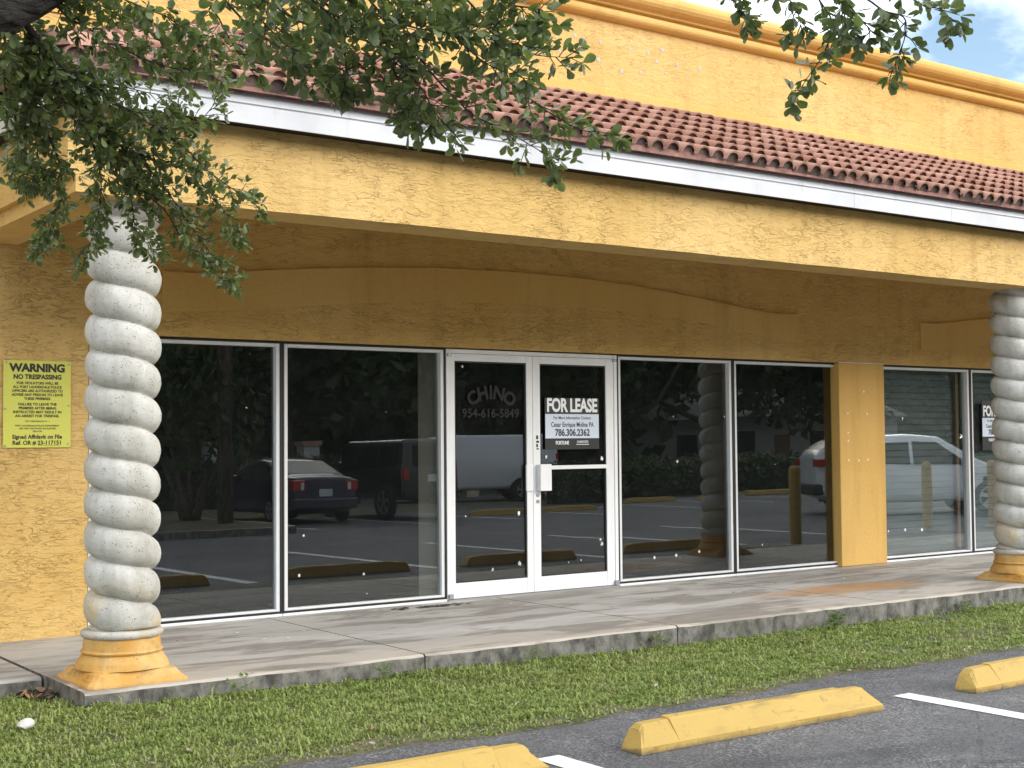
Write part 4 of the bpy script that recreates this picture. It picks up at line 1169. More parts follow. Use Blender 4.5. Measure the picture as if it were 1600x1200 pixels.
# ------------------------------------------------------------------ grass: tens of thousands of blades as one stuff object
def build_grass():
    from mathutils import noise as mn
    N = 230000
    xs_ = rng.uniform(-5.0, 11.5, N); ts = rng.uniform(0, 1, N) ** 0.92
    # fewer blades far outside the picture's strip
    V = np.zeros((N * 5, 3), np.float32); cnt = 0
    ang = rng.uniform(0, 2 * np.pi, N); hgt = rng.uniform(0.016, 0.046, N); wid = rng.uniform(0.0030, 0.0066, N)
    lean = rng.uniform(0.3, 1.5, N); keep = rng.uniform(0, 1, N)
    for i in range(N):
        x = xs_[i]; yi = lawn_inner(x); ye = lawn_edge(x); y = yi + (ye - yi) * ts[i] + 0.0
        c = mn.noise((x * 1.7, y * 2.4, 3.0)); c2 = mn.noise((x * 5.5, y * 6.5, 1.0)); c3 = mn.noise((x * 14, y * 15, 5.0))
        edge = (y - ye) / 0.28
        dens = 0.80 + 0.45 * c + 0.35 * c2
        dens *= min(1.0, 0.25 + 0.9 * max(edge, 0.0)) if edge < 1 else 1
        bare = ((x - 5.3) / 0.75) ** 2 + ((y + 3.35) / 0.22) ** 2
        if bare < 1.6: dens *= 0.12 + 0.4 * bare
        if keep[i] > dens: continue
        h = hgt[i] * (0.85 + 0.5 * c2 + 0.45 * c3) * (1.2 if ts[i] < 0.12 else 1.0) * (0.65 if edge < 0.6 else 1)
        if keep[i] < 0.010: h *= 2.2
        w = wid[i]; a = ang[i]; dx, dy = math.cos(a), math.sin(a); l = lean[i] * h * 0.9
        z = lawn_z(x, y) - 0.004
        k = cnt * 5
        V[k] = (x - dy * w, y + dx * w, z); V[k + 1] = (x + dy * w, y - dx * w, z)
        mx_, my_ = x + dx * l * 0.35, y + dy * l * 0.35
        V[k + 2] = (mx_ - dy * w * 0.85, my_ + dx * w * 0.85, z + h * 0.62); V[k + 3] = (mx_ + dy * w * 0.85, my_ - dx * w * 0.85, z + h * 0.62)
        V[k + 4] = (x + dx * l, y + dy * l, z + h * (1.0 - 0.30 * lean[i]))
        cnt += 1
    V = V[:cnt * 5]
    me = bpy.data.meshes.new('grass')
    me.vertices.add(cnt * 5); me.vertices.foreach_set('co', V.ravel())
    base = (np.arange(cnt) * 5)[:, None]
    loops = np.concatenate([base + np.array([[0, 1, 3]]), base + np.array([[0, 3, 2]]), base + np.array([[2, 3, 4]])], axis=1).astype(np.int32)
    me.loops.add(cnt * 9); me.loops.foreach_set('vertex_index', loops.ravel())
    me.polygons.add(cnt * 3); me.polygons.foreach_set('loop_start', np.arange(0, cnt * 9, 3, dtype=np.int32))
    me.materials.append(M['grass']); me.update(calc_edges=True); me.validate()
    o = bpy.data.objects.new('grass', me); COL.objects.link(o); o['kind'] = 'stuff'
build_grass()

# ------------------------------------------------------------------ leaves
def leaf_mesh(name, mat, seed):
    """oak leaf, unit length along +x, folded along its midrib and curled"""
    r_ = random.Random(seed); w = r_.uniform(0.20, 0.30); curl = r_.uniform(-0.25, 0.25); fold = r_.uniform(0.03, 0.13)
    prof = [(0.0, 0.0), (0.10, 0.012), (0.30, 0.55), (0.55, 0.92 + r_.uniform(-.1, .08)), (0.75, 1.0), (0.90, 0.62), (1.0, 0.06)]
    vs = []
    for t, k in prof:
        z = curl * (t - 0.3) ** 2
        vs += [(t, w * k, z + fold * k), (t, 0, z), (t, -w * k, z + fold * k)]
    fs = []
    for i in range(len(prof) - 1):
        a = i * 3; fs += [(a, a + 1, a + 4, a + 3), (a + 1, a + 2, a + 5, a + 4)]
    me = bpy.data.meshes.new(name); me.from_pydata(vs, [], fs); me.materials.append(mat)
    me.polygons.foreach_set('use_smooth', [True] * len(fs)); me.update(); return me
LM = [leaf_mesh('leaf', M['oak_leaf'], s) for s in range(6)]
LMY = [leaf_mesh('leaf', M['oak_leaf_young'], s + 20) for s in range(3)]

def leaf_matrix(p, d, size, r_):
    """leaf leaving point p along d, blade facing roughly up with scatter"""
    d = d.normalized(); up = Vector((r_.gauss(0, 0.55), r_.gauss(0, 0.55), 1.0)).normalized()
    y = up.cross(d); y = y.normalized() if y.length > 1e-4 else d.orthogonal().normalized()
    z = d.cross(y)
    m_ = Matrix(((d.x, y.x, z.x, 0), (d.y, y.y, z.y, 0), (d.z, y.z, z.z, 0), (0, 0, 0, 1)))
    m_ = m_ @ Matrix.Diagonal((size, size * r_.uniform(0.8, 1.25), size, 1))
    m_.translation = p; return m_
def smooth_path(pts, k=4):
    pts = [Vector(p) for p in pts]; out = []
    for i in range(len(pts) - 1):
        p0 = pts[max(i - 1, 0)]; p1 = pts[i]; p2 = pts[i + 1]; p3 = pts[min(i + 2, len(pts) - 1)]
        for q in range(k):
            t = q / k
            out.append(0.5 * ((2 * p1) + (p2 - p0) * t + (2 * p0 - 5 * p1 + 4 * p2 - p3) * t * t + (3 * p1 - p0 - 3 * p2 + p3) * t ** 3))
    out.append(pts[-1]); return out

oak = empty('oak_tree', (-4.55, -4.75, -0.12), 0, 'live oak whose thick limb and leafy twigs hang over the front of the shop', 'tree')
OAK = Vector(oak.location)
def L_(p): return Vector(p) - OAK
# trunk with root flare, then the thick limb, then a long bough above the picture
tp = smooth_path([(-4.55, -4.75, -0.3), (-4.52, -4.76, 0.2), (-4.45, -4.80, 1.0), (-4.33, -4.88, 1.8), (-4.2, -4.95, 2.4)], 5)
tr = [0.34 - 0.115 * min(1, i / 8) - 0.02 * i / len(tp) for i in range(len(tp))]
tr[0] = 0.42; tr[1] = 0.38
MB().tube([L_(p) for p in tp], tr, 20).build('trunk', M['bark'], oak, smooth=True)
lp = smooth_path([(-4.22, -4.94, 2.30), (-3.7, -5.02, 2.55), (-3.2, -5.12, 2.74), (-2.74, -5.23, 2.93), (-2.54, -5.33, 3.06), (-2.34, -5.45, 3.24), (-2.0, -5.6, 3.6), (-1.6, -5.8, 4.2), (-1.1, -6.0, 4.9)], 5)
MB().tube([L_(p) for p in lp], [0.165 - 0.115 * i / (len(lp) - 1) for i in range(len(lp))], 18).build('limb', M['bark_limb'], oak, smooth=True)
lp2 = smooth_path([(-4.25, -4.92, 2.2), (-4.4, -5.0, 3.0), (-4.7, -5.3, 4.2), (-4.6, -5.8, 5.4), (-4.3, -6.1, 6.4)], 5)
MB().tube([L_(p) for p in lp2], [0.17 - 0.11 * i / (len(lp2) - 1) for i in range(len(lp2))], 14).build('limb', M['bark'], oak, smooth=True)
bp = smooth_path([(-2.05, -5.57, 3.50)] + [(a, b, c + 0.25) for a, b, c in BOUGH[3:]], 4)
MB().tube([L_(p) for p in bp], [0.055 - 0.038 * i / (len(bp) - 1) for i in range(len(bp))], 8).build('bough', M['bark'], oak, smooth=True)

leaves = []      # (matrix, young)
twig_b = MB()
rt = random.Random(21)
def add_twig(p, d, n, size, r_, young=0.1, droop=0.5):
    """a slender shoot with alternate leaves and a terminal cluster"""
    pts = [p.copy()]; q = p.copy(); dd = d.normalized(); step = size * 0.42
    for i in range(n):
        dd = (dd + Vector((r_.gauss(0, .16), r_.gauss(0, .16), r_.gauss(0, .13) - 0.06 * droop))).normalized()
        q = q + dd * step; pts.append(q.copy())
    twig_b.tube([L_(v) for v in pts], [0.0024 * (1 - 0.6 * i / len(pts)) for i in range(len(pts))], 3)
    for i in range(1, len(pts)):
        last = i == len(pts) - 1
        for _ in range(4 if last else r_.choice((1, 1, 2))):
            s = dd.orthogonal(); s.rotate(Matrix.Rotation(r_.uniform(0, 6.28), 3, dd))
            ld = (dd * r_.uniform(0.35, 1.0) + s * r_.uniform(0.4, 1.0) + Vector((0, 0, -0.25 * droop))).normalized()
            leaves.append((leaf_matrix(pts[i], ld, size * r_.uniform(0.65, 1.2), r_), r_.random() < young))
def dress(path, width, per_m, size, n, start=0.0, young=0.1, name='branch', side=0.75):
    sp = smooth_path(path, 5)
    L = sum((b - a).length for a, b in zip(sp[:-1], sp[1:]))
    MB().tube([L_(p) for p in sp], [width * (1 - 0.8 * i / (len(sp) - 1)) for i in range(len(sp))], 5).build(name, M['twig'], oak, smooth=True)
    k = max(2, int(L * per_m))
    for j in range(k):
        f = start + (1 - start) * (j + rt.random()) / k
        i = min(len(sp) - 2, int(f * (len(sp) - 1))); t = f * (len(sp) - 1) - i
        p = sp[i].lerp(sp[i + 1], t); d = (sp[i + 1] - sp[i]).normalized()
        s = d.orthogonal(); s.rotate(Matrix.Rotation(rt.uniform(0, 6.28), 3, d))
        add_twig(p, d * rt.uniform(0.3, 1.0) + s * side * rt.uniform(0.5, 1.0), rt.randint(max(2, n - 2), n), size, rt, young)
    add_twig(sp[-1], (sp[-1] - sp[-2]), max(2, n - 1), size, rt, young)
for i, b in enumerate(BRANCH_LEFT):
    root = []
    if i in (0, 1, 2, 7, 9, 10, 11, 16):
        near = min(lp[8:], key=lambda q: (q - Vector(b[0])).length); root = [tuple(near)]
    dress(root + list(b), 0.0095 if i < 3 else 0.0055, 60 if i < 3 else 56, 0.043, 5, 0.12 if root else 0.02, 0.26)
for i, b in enumerate(BRANCH_MID):
    near = min(bp, key=lambda q: (q - Vector(b[0])).length)
    dress([tuple(near)] + list(b), 0.0055, 25, 0.046, 4, 0.10, 0.32, side=1.05)
for i, b in enumerate(BRANCH_RIGHT):
    near = min(bp, key=lambda q: (q - Vector(b[0])).length)
    dress([tuple(near)] + list(b), 0.0042, 15, 0.047, 3, 0.30, 0.05, side=0.5)
n_hang = len(leaves)
# the crown higher up, above the picture
for c in range(170):
    while True:
        q = Vector((rt.gauss(-3.2, 1.8), rt.gauss(-6.2, 1.2), rt.gauss(5.6, 0.8)))
        if q.z > 2.15 + 0.36 * (q - CAM).dot(cf): break
    if c % 6 == 0:
        src = min(lp[20:] + lp2[8:] + bp, key=lambda s_: (s_ - q).length)
        mid = (src + q) * 0.5 + Vector((0, 0, 0.15))
        MB().tube([L_(v) for v in smooth_path([src, mid, q], 4)], [0.018 * (1 - 0.09 * i) for i in range(9)], 5).build('branch', M['twig'], oak, smooth=True)
    for _ in range(3):
        add_twig(q + Vector((rt.gauss(0, .12), rt.gauss(0, .12), rt.gauss(0, .1))), Vector((rt.gauss(0, 1), rt.gauss(0, 1), rt.gauss(0, .5))), 5, 0.085, rt)
o = twig_b.build('twigs', M['twig'], oak); o['kind'] = 'stuff'
# the 300 leaves that show largest are parts; all others one stuff part
def shown(mtx):
    p = mtx.translation; d = p - CAM; z = d.dot(cf)
    u = d.dot(cr) / z * 2138.4; v = d.dot(cu) / z * 2138.4
    inside = abs(u) < 800 and abs(v) < 600
    return (mtx.to_scale().x / z) if inside else 0.0
order = sorted(range(n_hang), key=lambda i: -shown(leaves[i][0]))
top = set(order[:296])
inv = Matrix.Translation(-OAK)
fv = []; ff = []; fm = []
cache = {}
for i, (mtx, yg) in enumerate(leaves):
    me = rt.choice(LMY if yg else LM)
    if i in top:
        o = bpy.data.objects.new('leaf', me); COL.objects.link(o); o.parent = oak; o.matrix_local = inv @ mtx
    else:
        if me.name not in cache:
            cache[me.name] = (np.array([v.co for v in me.vertices]), [tuple(p.vertices) for p in me.polygons])
        co, fs = cache[me.name]
        mm = np.array(inv @ mtx)
        k = len(fv) * 21
        fv.append(co @ mm[:3, :3].T + mm[:3, 3]); ff += [tuple(k + a for a in f) for f in fs]; fm += [1 if yg else 0] * len(fs)
me = bpy.data.meshes.new('foliage'); me.from_pydata(np.concatenate(fv).tolist(), [], ff)
me.materials.append(M['oak_leaf']); me.materials.append(M['oak_leaf_young']); me.polygons.foreach_set('material_index', fm)
me.polygons.foreach_set('use_smooth', [True] * len(ff)); me.update()
o = bpy.data.objects.new('foliage', me); COL.objects.link(o); o.parent = oak; o['kind'] = 'stuff'

# ------------------------------------------------------------------ weeds against the kerb
def weed(x, y, n, size, label, seed):
    r_ = random.Random(seed); z = lawn_z(x, y)
    w = empty('weed', (x, y, z), 0, label, 'weed', 'weeds growing against the walkway kerb')
    g = MB(); gl = MB()
    for _ in range(n):
        a = r_.uniform(0, 6.28); h = size * r_.uniform(0.5, 1.2); rr = size * r_.uniform(0.2, 0.9)
        p0 = Vector((0, 0, 0)); p1 = Vector((rr * 0.4 * math.cos(a), rr * 0.4 * math.sin(a) - 0.01, h * 0.7)); p2 = Vector((rr * math.cos(a), rr * math.sin(a) - 0.01, h))
        g.tube([p0, p1, p2], [0.0022, 0.0018, 0.001], 3)
        for q in range(7):
            t = r_.uniform(0.3, 1); p = p1.lerp(p2, t); b = r_.uniform(0, 6.28); s = size * r_.uniform(0.16, 0.34)
            d = Vector((math.cos(b), math.sin(b), r_.uniform(-0.2, 0.6))).normalized(); e = d.cross(Vector((0, 0, 1))).normalized()
            gl.add([p, p + d * s * 0.5 + e * s * 0.33, p + d * s, p + d * s * 0.5 - e * s * 0.33], [(0, 1, 2, 3)])
    g.build('stems', M['grass'], w); gl.build('leaves', M['weed_leaf'], w)
weed(4.55, -2.60, 22, 0.13, 'broad-leaved green weed clump against the kerb right of the doors', 1)
weed(6.35, -2.52, 14, 0.11, 'bright green weed tuft at the kerb just short of the far column', 2)
weed(2.72, -2.50, 12, 0.11, 'small dark weed at the kerb by the crack in the slab edge, below the doors', 3)
weed(0.40, -2.56, 9, 0.10, 'low weed sprig at the kerb below the second window', 4)
weed(-0.62, -2.53, 6, 0.12, 'thin weed sprig just right of the near column foot', 5)
weed(1.55, -2.54, 6, 0.09, 'little weed sprig at the kerb below the gap between window and door', 6)

# ------------------------------------------------------------------ across the parking lot (seen mirrored in the glass)
# island with kerb and grass
g = MB()
ic = [(-6, -14.6), (7.3, -13.9), (8.1, -14.3), (8.3, -15.1), (8.3, -20.4), (-6, -20.4)]
g.add([(x, y, Z_LOT + 0.14) for x, y in ic] + [(x, y, Z_LOT - 0.02) for x, y in ic], [tuple(range(6))] + [(k, (k + 1) % 6, 6 + (k + 1) % 6, 6 + k) for k in range(6)])
tag(g.build('traffic_island', M['walk']), kind='structure')
g = MB(); ii = [(-5.9, -14.75), (7.25, -14.05), (7.98, -14.4), (8.15, -15.12), (8.15, -20.3), (-5.9, -20.3)]
g.add([(x, y, Z_LOT + 0.144) for x, y in ii], [tuple(range(6))]); tag(g.build('island_lawn', M['soil']), kind='structure')
g = MB(); g.add([(-30, -21.4, Z_LOT + 0.004), (80, -21.4, Z_LOT + 0.004), (80, -27, Z_LOT + 0.004), (-30, -27, Z_LOT + 0.004)], [(0, 1, 2, 3)])
tag(g.build('verge', M['soil']), kind='structure')
GF = 'yellow wheel stops across the lot'
for i, (x, y, lb) in enumerate(((14.35, -17.45, 'yellow wheel stop across the lot, in front of the white van'), (16.75, -17.85, 'yellow wheel stop across the lot, right of the van'),
                                (20.4, -18.9, 'yellow wheel stop across the lot, mirrored beside the right-hand door frame'), (23.1, -18.9, 'yellow wheel stop across the lot, mirrored beside the twisted column'),
                                (10.95, -22.3, 'yellow wheel stop across the lot, behind the gap between navy sedan and black car'))):
    wheel_stop(x, y, 0, lb, GF, 10 + i)
tag(MB().box(25.2, 34, -18.9, -18.7, Z_LOT, Z_LOT + 0.15).build('yellow_kerb', M['yellow_paint'], bevel=0.02), kind='structure')
def bollard(x, y, label):
    b = empty('bollard', (x, y, Z_LOT), 0, label, 'bollard', 'yellow bollards')
    g = MB(); g.lathe([(0.085, 0.0), (0.085, 1.12), (0.078, 1.15), (0.055, 1.175), (0.02, 1.185)], 16); g.build('post', M['yellow_paint'], b, smooth=False)
    g = MB(); g.lathe([(0.15, 0.0), (0.15, 0.02), (0.1, 0.03)], 12); g.build('footing', M['cast'], b)
bollard(11.21, -3.96, 'dull yellow bollard nearest the shop, mirrored in the fourth window')
bollard(15.5, -4.9, 'dull yellow bollard mirrored before the white car in the first right-hand window')
bollard(17.2, -4.8, 'dull yellow bollard mirrored in the last window, close beside the far column')

# cars ---------------------------------------------------------------
M['rubber'] = plain('tyre_rubber', (0.018, 0.018, 0.018), 0.8)
M['rim'] = plain('alloy_rim', (0.55, 0.56, 0.58), 0.3, 0.8)
M['car_glass'] = plain('dark_car_glass', (0.012, 0.014, 0.016), 0.2, spec=0.12)
M['red_lamp'] = plain('red_lamp_lens', (0.42, 0.012, 0.012), 0.15)
M['clear_lamp'] = plain('clear_lamp_lens', (0.7, 0.72, 0.75), 0.12)
M['cladding'] = plain('black_plastic', (0.02, 0.02, 0.021), 0.6)
M['plate'] = plain('licence_plate', (0.62, 0.66, 0.62), 0.5)
M['chrome'] = plain('chrome', (0.7, 0.7, 0.72), 0.12, 1.0)
def paint(name, c): return plain(name, c, 0.28, 0.0, 0.5, **{'Coat Weight': 0.8, 'Coat Roughness': 0.05})
def lin(pts, x):
    if x <= pts[0][0]: return pts[0][1]
    for (a, b), (c, d) in zip(pts[:-1], pts[1:]):
        if x <= c: return b + (d - b) * (x - a) / (c - a)
    return pts[-1][1]
def car(name, loc, rz, label, cat, mat, prof, bottom, plan, belt, tumble, wheels, wr, side_win, wind, rear, tail, head, box_tail=False, clad=None, plate=True, spare=False):
    """x runs forward; the body is a loft of cross-sections; glass, lamps, wheels are separate parts"""
    c = empty(name, loc, rz, label, cat)
    x0, x1 = prof[0][0], prof[-1][0]
    def width(x, z):
        w = lin(plan, x)
        return w - max(0.0, z - belt) * tumble - max(0.0, 0.42 - z) * 0.10
    xs_ = np.unique(np.concatenate([np.linspace(x0, x1, 46), [p[0] for p in prof]]))
    rows = []
    for x in xs_:
        zt = lin(prof, x); zb = lin(bottom, x); e = 0.045
        zc = zt - 0.085
        half = [(0, zb), (width(x, zb) * 0.8, zb), (width(x, zb + .06) - 0.02, zb + 0.05), (width(x, zb + 0.16), zb + 0.16)]
        for t in (0.3, 0.5, 0.7, 0.85): 
            z = zb + (zc - zb) * t; half.append((width(x, max(z, zb + .17)), max(z, zb + .17)))
        half += [(width(x, zc), zc), (width(x, zc) - 0.018, zt - 0.04), (width(x, zc) - 0.075, zt - 0.008), (width(x, zc) * 0.55, zt + 0.012), (0, zt + 0.018)]
        rows.append([(x, -y, z) for y, z in half] + [(x, y, z) for y, z in half[-2:0:-1]])
    n = len(rows[0]); vs = [p for r in rows for p in r]; fs = []
    for i in range(len(rows) - 1):
        for k in range(n): fs.append((i * n + k, i * n + (k + 1) % n, (i + 1) * n + (k + 1) % n, (i + 1) * n + k))
    fs += [tuple(range(n)), tuple((len(rows) - 1) * n + k for k in range(n))[::-1]]
    MB().add(vs, fs).build('body', mat, c, smooth=False)
    c.children[0].data.polygons.foreach_set('use_smooth', [len(p.vertices) == 4 for p in c.children[0].data.polygons])
    for poly in side_win:
        for s in (-1, 1):
            (ax, az), (bx, bz), (cx, cz), (dx, dz) = poly       # rear-bottom, front-bottom, front-top, rear-top
            g = MB(); q = 5; vv = []
            for i in range(q + 1):
                for j in range(q + 1):
                    u, v = i / q, j / q
                    xb, zb = ax + (bx - ax) * u, az + (bz - az) * u; xt, zt = dx + (cx - dx) * u, dz + (cz - dz) * u
                    x, z = xb + (xt - xb) * v, zb + (zt - zb) * v
                    vv.append((x, s * (width(x, z) + 0.006), z))
            g.add(vv, [(i * (q + 1) + j, i * (q + 1) + j + 1, (i + 1) * (q + 1) + j + 1, (i + 1) * (q + 1) + j) for i in range(q) for j in range(q)])
            g.build('side_window', M['car_glass'], c, smooth=True)
    for nm, seg in (('windscreen', wind), ('rear_window', rear)):
        if seg is None: continue
        g = MB(); q = 6; vv = []; xa, xb = seg
        for i in range(q + 1):
            x = xa + (xb - xa) * i / q; zt = lin(prof, x); zc = zt - 0.085; ww = width(x, zc) - 0.11
            for j in range(q + 1):
                y = -ww + 2 * ww * j / q; vv.append((x, y, zt + 0.018 + 0.006 - 0.012 * (abs(y) / ww) ** 2))
        g.add(vv, [(i * (q + 1) + j, i * (q + 1) + j + 1, (i + 1) * (q + 1) + j + 1, (i + 1) * (q + 1) + j) for i in range(q) for j in range(q)])
        g.build(nm, M['car_glass'], c, smooth=True)
    for (nm, bx, mt) in tail + head:
        for s in (-1, 1):
            xa, xb, ya, yb, za, zb = bx
            MB().box(xa, xb, min(s * ya, s * yb), max(s * ya, s * yb), za, zb).build(nm, mt, c, bevel=0.02)
    if plate:
        MB().box(x0 - 0.02, x0 - 0.008, -0.155, 0.155, belt - 0.30, belt - 0.14).build('licence_plate', M['plate'], c)
    if box_tail is True:
        MB().box(x0 - 0.02, x0 - 0.006, -0.55, 0.55, belt + 0.06, belt + 0.55).build('rear_window', M['car_glass'], c, bevel=0.02)
    MB().box(x0 - 0.05, x0 + 0.25, -lin(plan, x0 + .2) + 0.03, lin(plan, x0 + .2) - 0.03, lin(bottom, x0) + 0.0, lin(bottom, x0) + 0.24).build('bumper', clad or mat, c, bevel=0.04)
    MB().box(x1 - 0.25, x1 + 0.04, -lin(plan, x1 - .2) + 0.03, lin(plan, x1 - .2) - 0.03, lin(bottom, x1) + 0.0, lin(bottom, x1) + 0.24).build('bumper', clad or mat, c, bevel=0.04)
    for wx in wheels:
        for s in (-1, 1):
            W = lin(plan, wx)
            g = MB(); a0 = []
            for r_a, yy in ((wr + 0.09, W + 0.004), (wr + 0.09, W + 0.014), (wr + 0.02, W + 0.014)):
                a0.append([(wx + r_a * math.cos(t), s * (yy - 0.0), wr + r_a * math.sin(t)) for t in np.linspace(-0.35, math.pi + 0.35, 21)])
            # dark arch lip and the void behind the tyre
            vv = [p for r in a0 for p in r]
            fs = [(i * 21 + k, i * 21 + k + 1, (i + 1) * 21 + k + 1, (i + 1) * 21 + k) for i in range(2) for k in range(20)]
            vv.append((wx, s * (W + 0.014), wr)); ce = len(vv) - 1
            fs += [(42 + k, 42 + k + 1, ce) for k in range(20)]
            g.add(vv, fs); g.build('wheel_arch', M['cladding'], c)
            wh = empty('wheel', (wx, s * (W + 0.035), wr), 0, parent=c)
            g = MB(); tpf = [(wr * 0.66, -0.10), (wr * 0.95, -0.10), (wr, -0.07), (wr, 0.0), (wr * 0.985, 0.025), (wr * 0.92, 0.04), (wr * 0.66, 0.035)]
            vs = []; N = 28
            for rr, yy in tpf:
                for k in range(N): t = 2 * math.pi * k / N; vs.append((rr * math.cos(t), s * yy, rr * math.sin(t)))
            g.add(vs, [(i * N + k, i * N + (k + 1) % N, (i + 1) * N + (k + 1) % N, (i + 1) * N + k) for i in range(len(tpf) - 1) for k in range(N)])
            g.build('tyre', M['rubber'], wh, smooth=True)
            g = MB(); R0 = wr * 0.67
            g.cyl((0, s * 0.0, 0), (0, s * 0.005, 0), R0, n=24, mi=1)
            for k in range(5):
                t = 2 * math.pi * k / 5 + 0.3
                for o_ in (-0.13, 0.13):
                    d = Vector((math.cos(t + o_), 0, math.sin(t + o_))); e = Vector((-math.sin(t), 0, math.cos(t)))
                    p = [d * R0 * 0.16 - e * 0.018, d * R0 * 0.16 + e * 0.018, d * R0 * 0.97 + e * 0.022, d * R0 * 0.97 - e * 0.022]
                    g.add([(q.x, s * 0.034, q.z) for q in p] + [(q.x, s * 0.005, q.z) for q in p], [(0, 1, 2, 3), (0, 4, 5, 1), (1, 5, 6, 2), (2, 6, 7, 3), (3, 7, 4, 0)])
            g.cyl((0, s * 0.005, 0), (0, s * 0.036, 0), R0 * 0.2, n=12)
            vs = []
            for rr, yy in ((R0 * 0.92, 0.036), (R0 * 1.0, 0.036), (R0 * 1.0, 0.005), (R0 * 0.92, 0.005)):
                for k in range(24): t = 2 * math.pi * k / 24; vs.append((rr * math.cos(t), s * yy, rr * math.sin(t)))
            g.add(vs, [(i * 24 + k, i * 24 + (k + 1) % 24, ((i + 1) % 4) * 24 + (k + 1) % 24, ((i + 1) % 4) * 24 + k) for i in range(4) for k in range(24)])
            g.build('rim', [M['rim'], M['cladding']], wh)
    for s in (-1, 1):
        if side_win:
            fx_, fz_ = side_win[-1][1]; W = width(fx_, fz_)
            g = MB(); g.box(fx_ - 0.18, fx_ - 0.02, s * (W + 0.06) - 0.09, s * (W + 0.06) + 0.09, fz_ + 0.0, fz_ + 0.14); g.build('mirror', mat, c, bevel=0.03)
            for hx in [p[0][0] + 0.12 for p in side_win[:2]]:
                g = MB(); W = width(hx, belt - 0.1); g.box(hx, hx + 0.19, s * (W + 0.014) - 0.014, s * (W + 0.014) + 0.014, belt - 0.12, belt - 0.085); g.build('door_handle', mat, c, bevel=0.006)
    return c
navy = paint('navy_car_paint', (0.012, 0.016, 0.04))
black = paint('black_car_paint', (0.008, 0.008, 0.009))
white = paint('white_car_paint', (0.72, 0.73, 0.74))
vanw = paint('van_white_paint', (0.62, 0.63, 0.65))
# navy sedan, tail towards the shop
car('sedan', (10.2, -19.3, Z_LOT), R(-89), 'dark navy sedan parked across the lot with its red tail lamps towards the shop', 'car', navy,
    [(-2.25, 0.98), (-2.18, 1.04), (-1.65, 1.08), (-0.75, 1.42), (-0.2, 1.47), (0.35, 1.44), (1.15, 1.02), (1.5, 0.98), (2.1, 0.82), (2.27, 0.66)],
    [(-2.25, 0.34), (-1.9, 0.22), (1.9, 0.22), (2.27, 0.28)],
    [(-2.25, 0.74), (-2.05, 0.82), (-1.2, 0.87), (1.2, 0.87), (1.9, 0.80), (2.27, 0.62)], 0.92, 0.36, (-1.30, 1.33), 0.315,
    [((-1.25, 0.98), (-0.42, 0.96), (-0.42, 1.34), (-0.85, 1.32)), ((-0.36, 0.96), (0.85, 0.95), (0.25, 1.33), (-0.36, 1.35))], (1.08, 0.42), (-1.58, -0.82),
    [('tail_lamp', (-2.27, -2.05, 0.50, 0.80, 0.74, 0.98), M['red_lamp']), ('reverse_lamp', (-2.285, -2.2, 0.54, 0.62, 0.76, 0.93), M['clear_lamp'])], [('head_lamp', (2.0, 2.22, 0.45, 0.74, 0.62, 0.76), M['clear_lamp'])])
# boxy black 4x4
car('off_roader', (12.75, -18.9, Z_LOT), R(-90), 'boxy black off-road car parked between the navy sedan and the white van', 'car', black,
    [(-2.2, 1.78), (-2.1, 1.86), (0.45, 1.86), (0.55, 1.83), (0.85, 1.28), (0.95, 1.22), (2.05, 1.12), (2.15, 1.05)],
    [(-2.2, 0.48), (2.15, 0.48)], [(-2.2, 0.84), (1.0, 0.84), (2.15, 0.70)], 1.18, 0.10, (-1.45, 1.45), 0.42,
    [((-2.0, 1.22), (-1.15, 1.22), (-1.15, 1.72), (-2.0, 1.72)), ((-1.05, 1.22), (-0.25, 1.22), (-0.25, 1.72), (-1.05, 1.72)), ((-0.15, 1.22), (0.72, 1.22), (0.48, 1.72), (-0.15, 1.72))], (0.84, 0.58), None,
    [('tail_lamp', (-2.24, -2.15, 0.66, 0.82, 0.92, 1.20), M['red_lamp'])], [('head_lamp', (2.1, 2.18, 0.35, 0.58, 0.80, 1.0), M['clear_lamp'])], box_tail=True, clad=M['cladding'])
# white cargo van, side-on
car('van', (20.6, -27.0, Z_LOT + 0.004), R(203), 'white cargo van parked side-on beyond the lot, mirrored in the left-hand door', 'van', vanw,
    [(-2.9, 2.02), (-2.8, 2.12), (1.2, 2.12), (1.5, 2.05), (2.1, 1.35), (2.35, 1.22), (2.8, 0.98), (2.92, 0.8)],
    [(-2.9, 0.40), (2.92, 0.34)], [(-2.9, 0.96), (1.4, 0.99), (2.4, 0.93), (2.92, 0.72)], 1.15, 0.12, (-1.75, 1.75), 0.34,
    [((1.0, 1.28), (1.98, 1.28), (1.45, 1.82), (1.0, 1.85))], (2.08, 1.55), None,
    [('tail_lamp', (-2.93, -2.85, 0.80, 0.94, 0.9, 1.5), M['red_lamp'])], [('head_lamp', (2.5, 2.84, 0.6, 0.84, 0.84, 1.02), M['clear_lamp'])], box_tail=True, clad=M['cladding'])
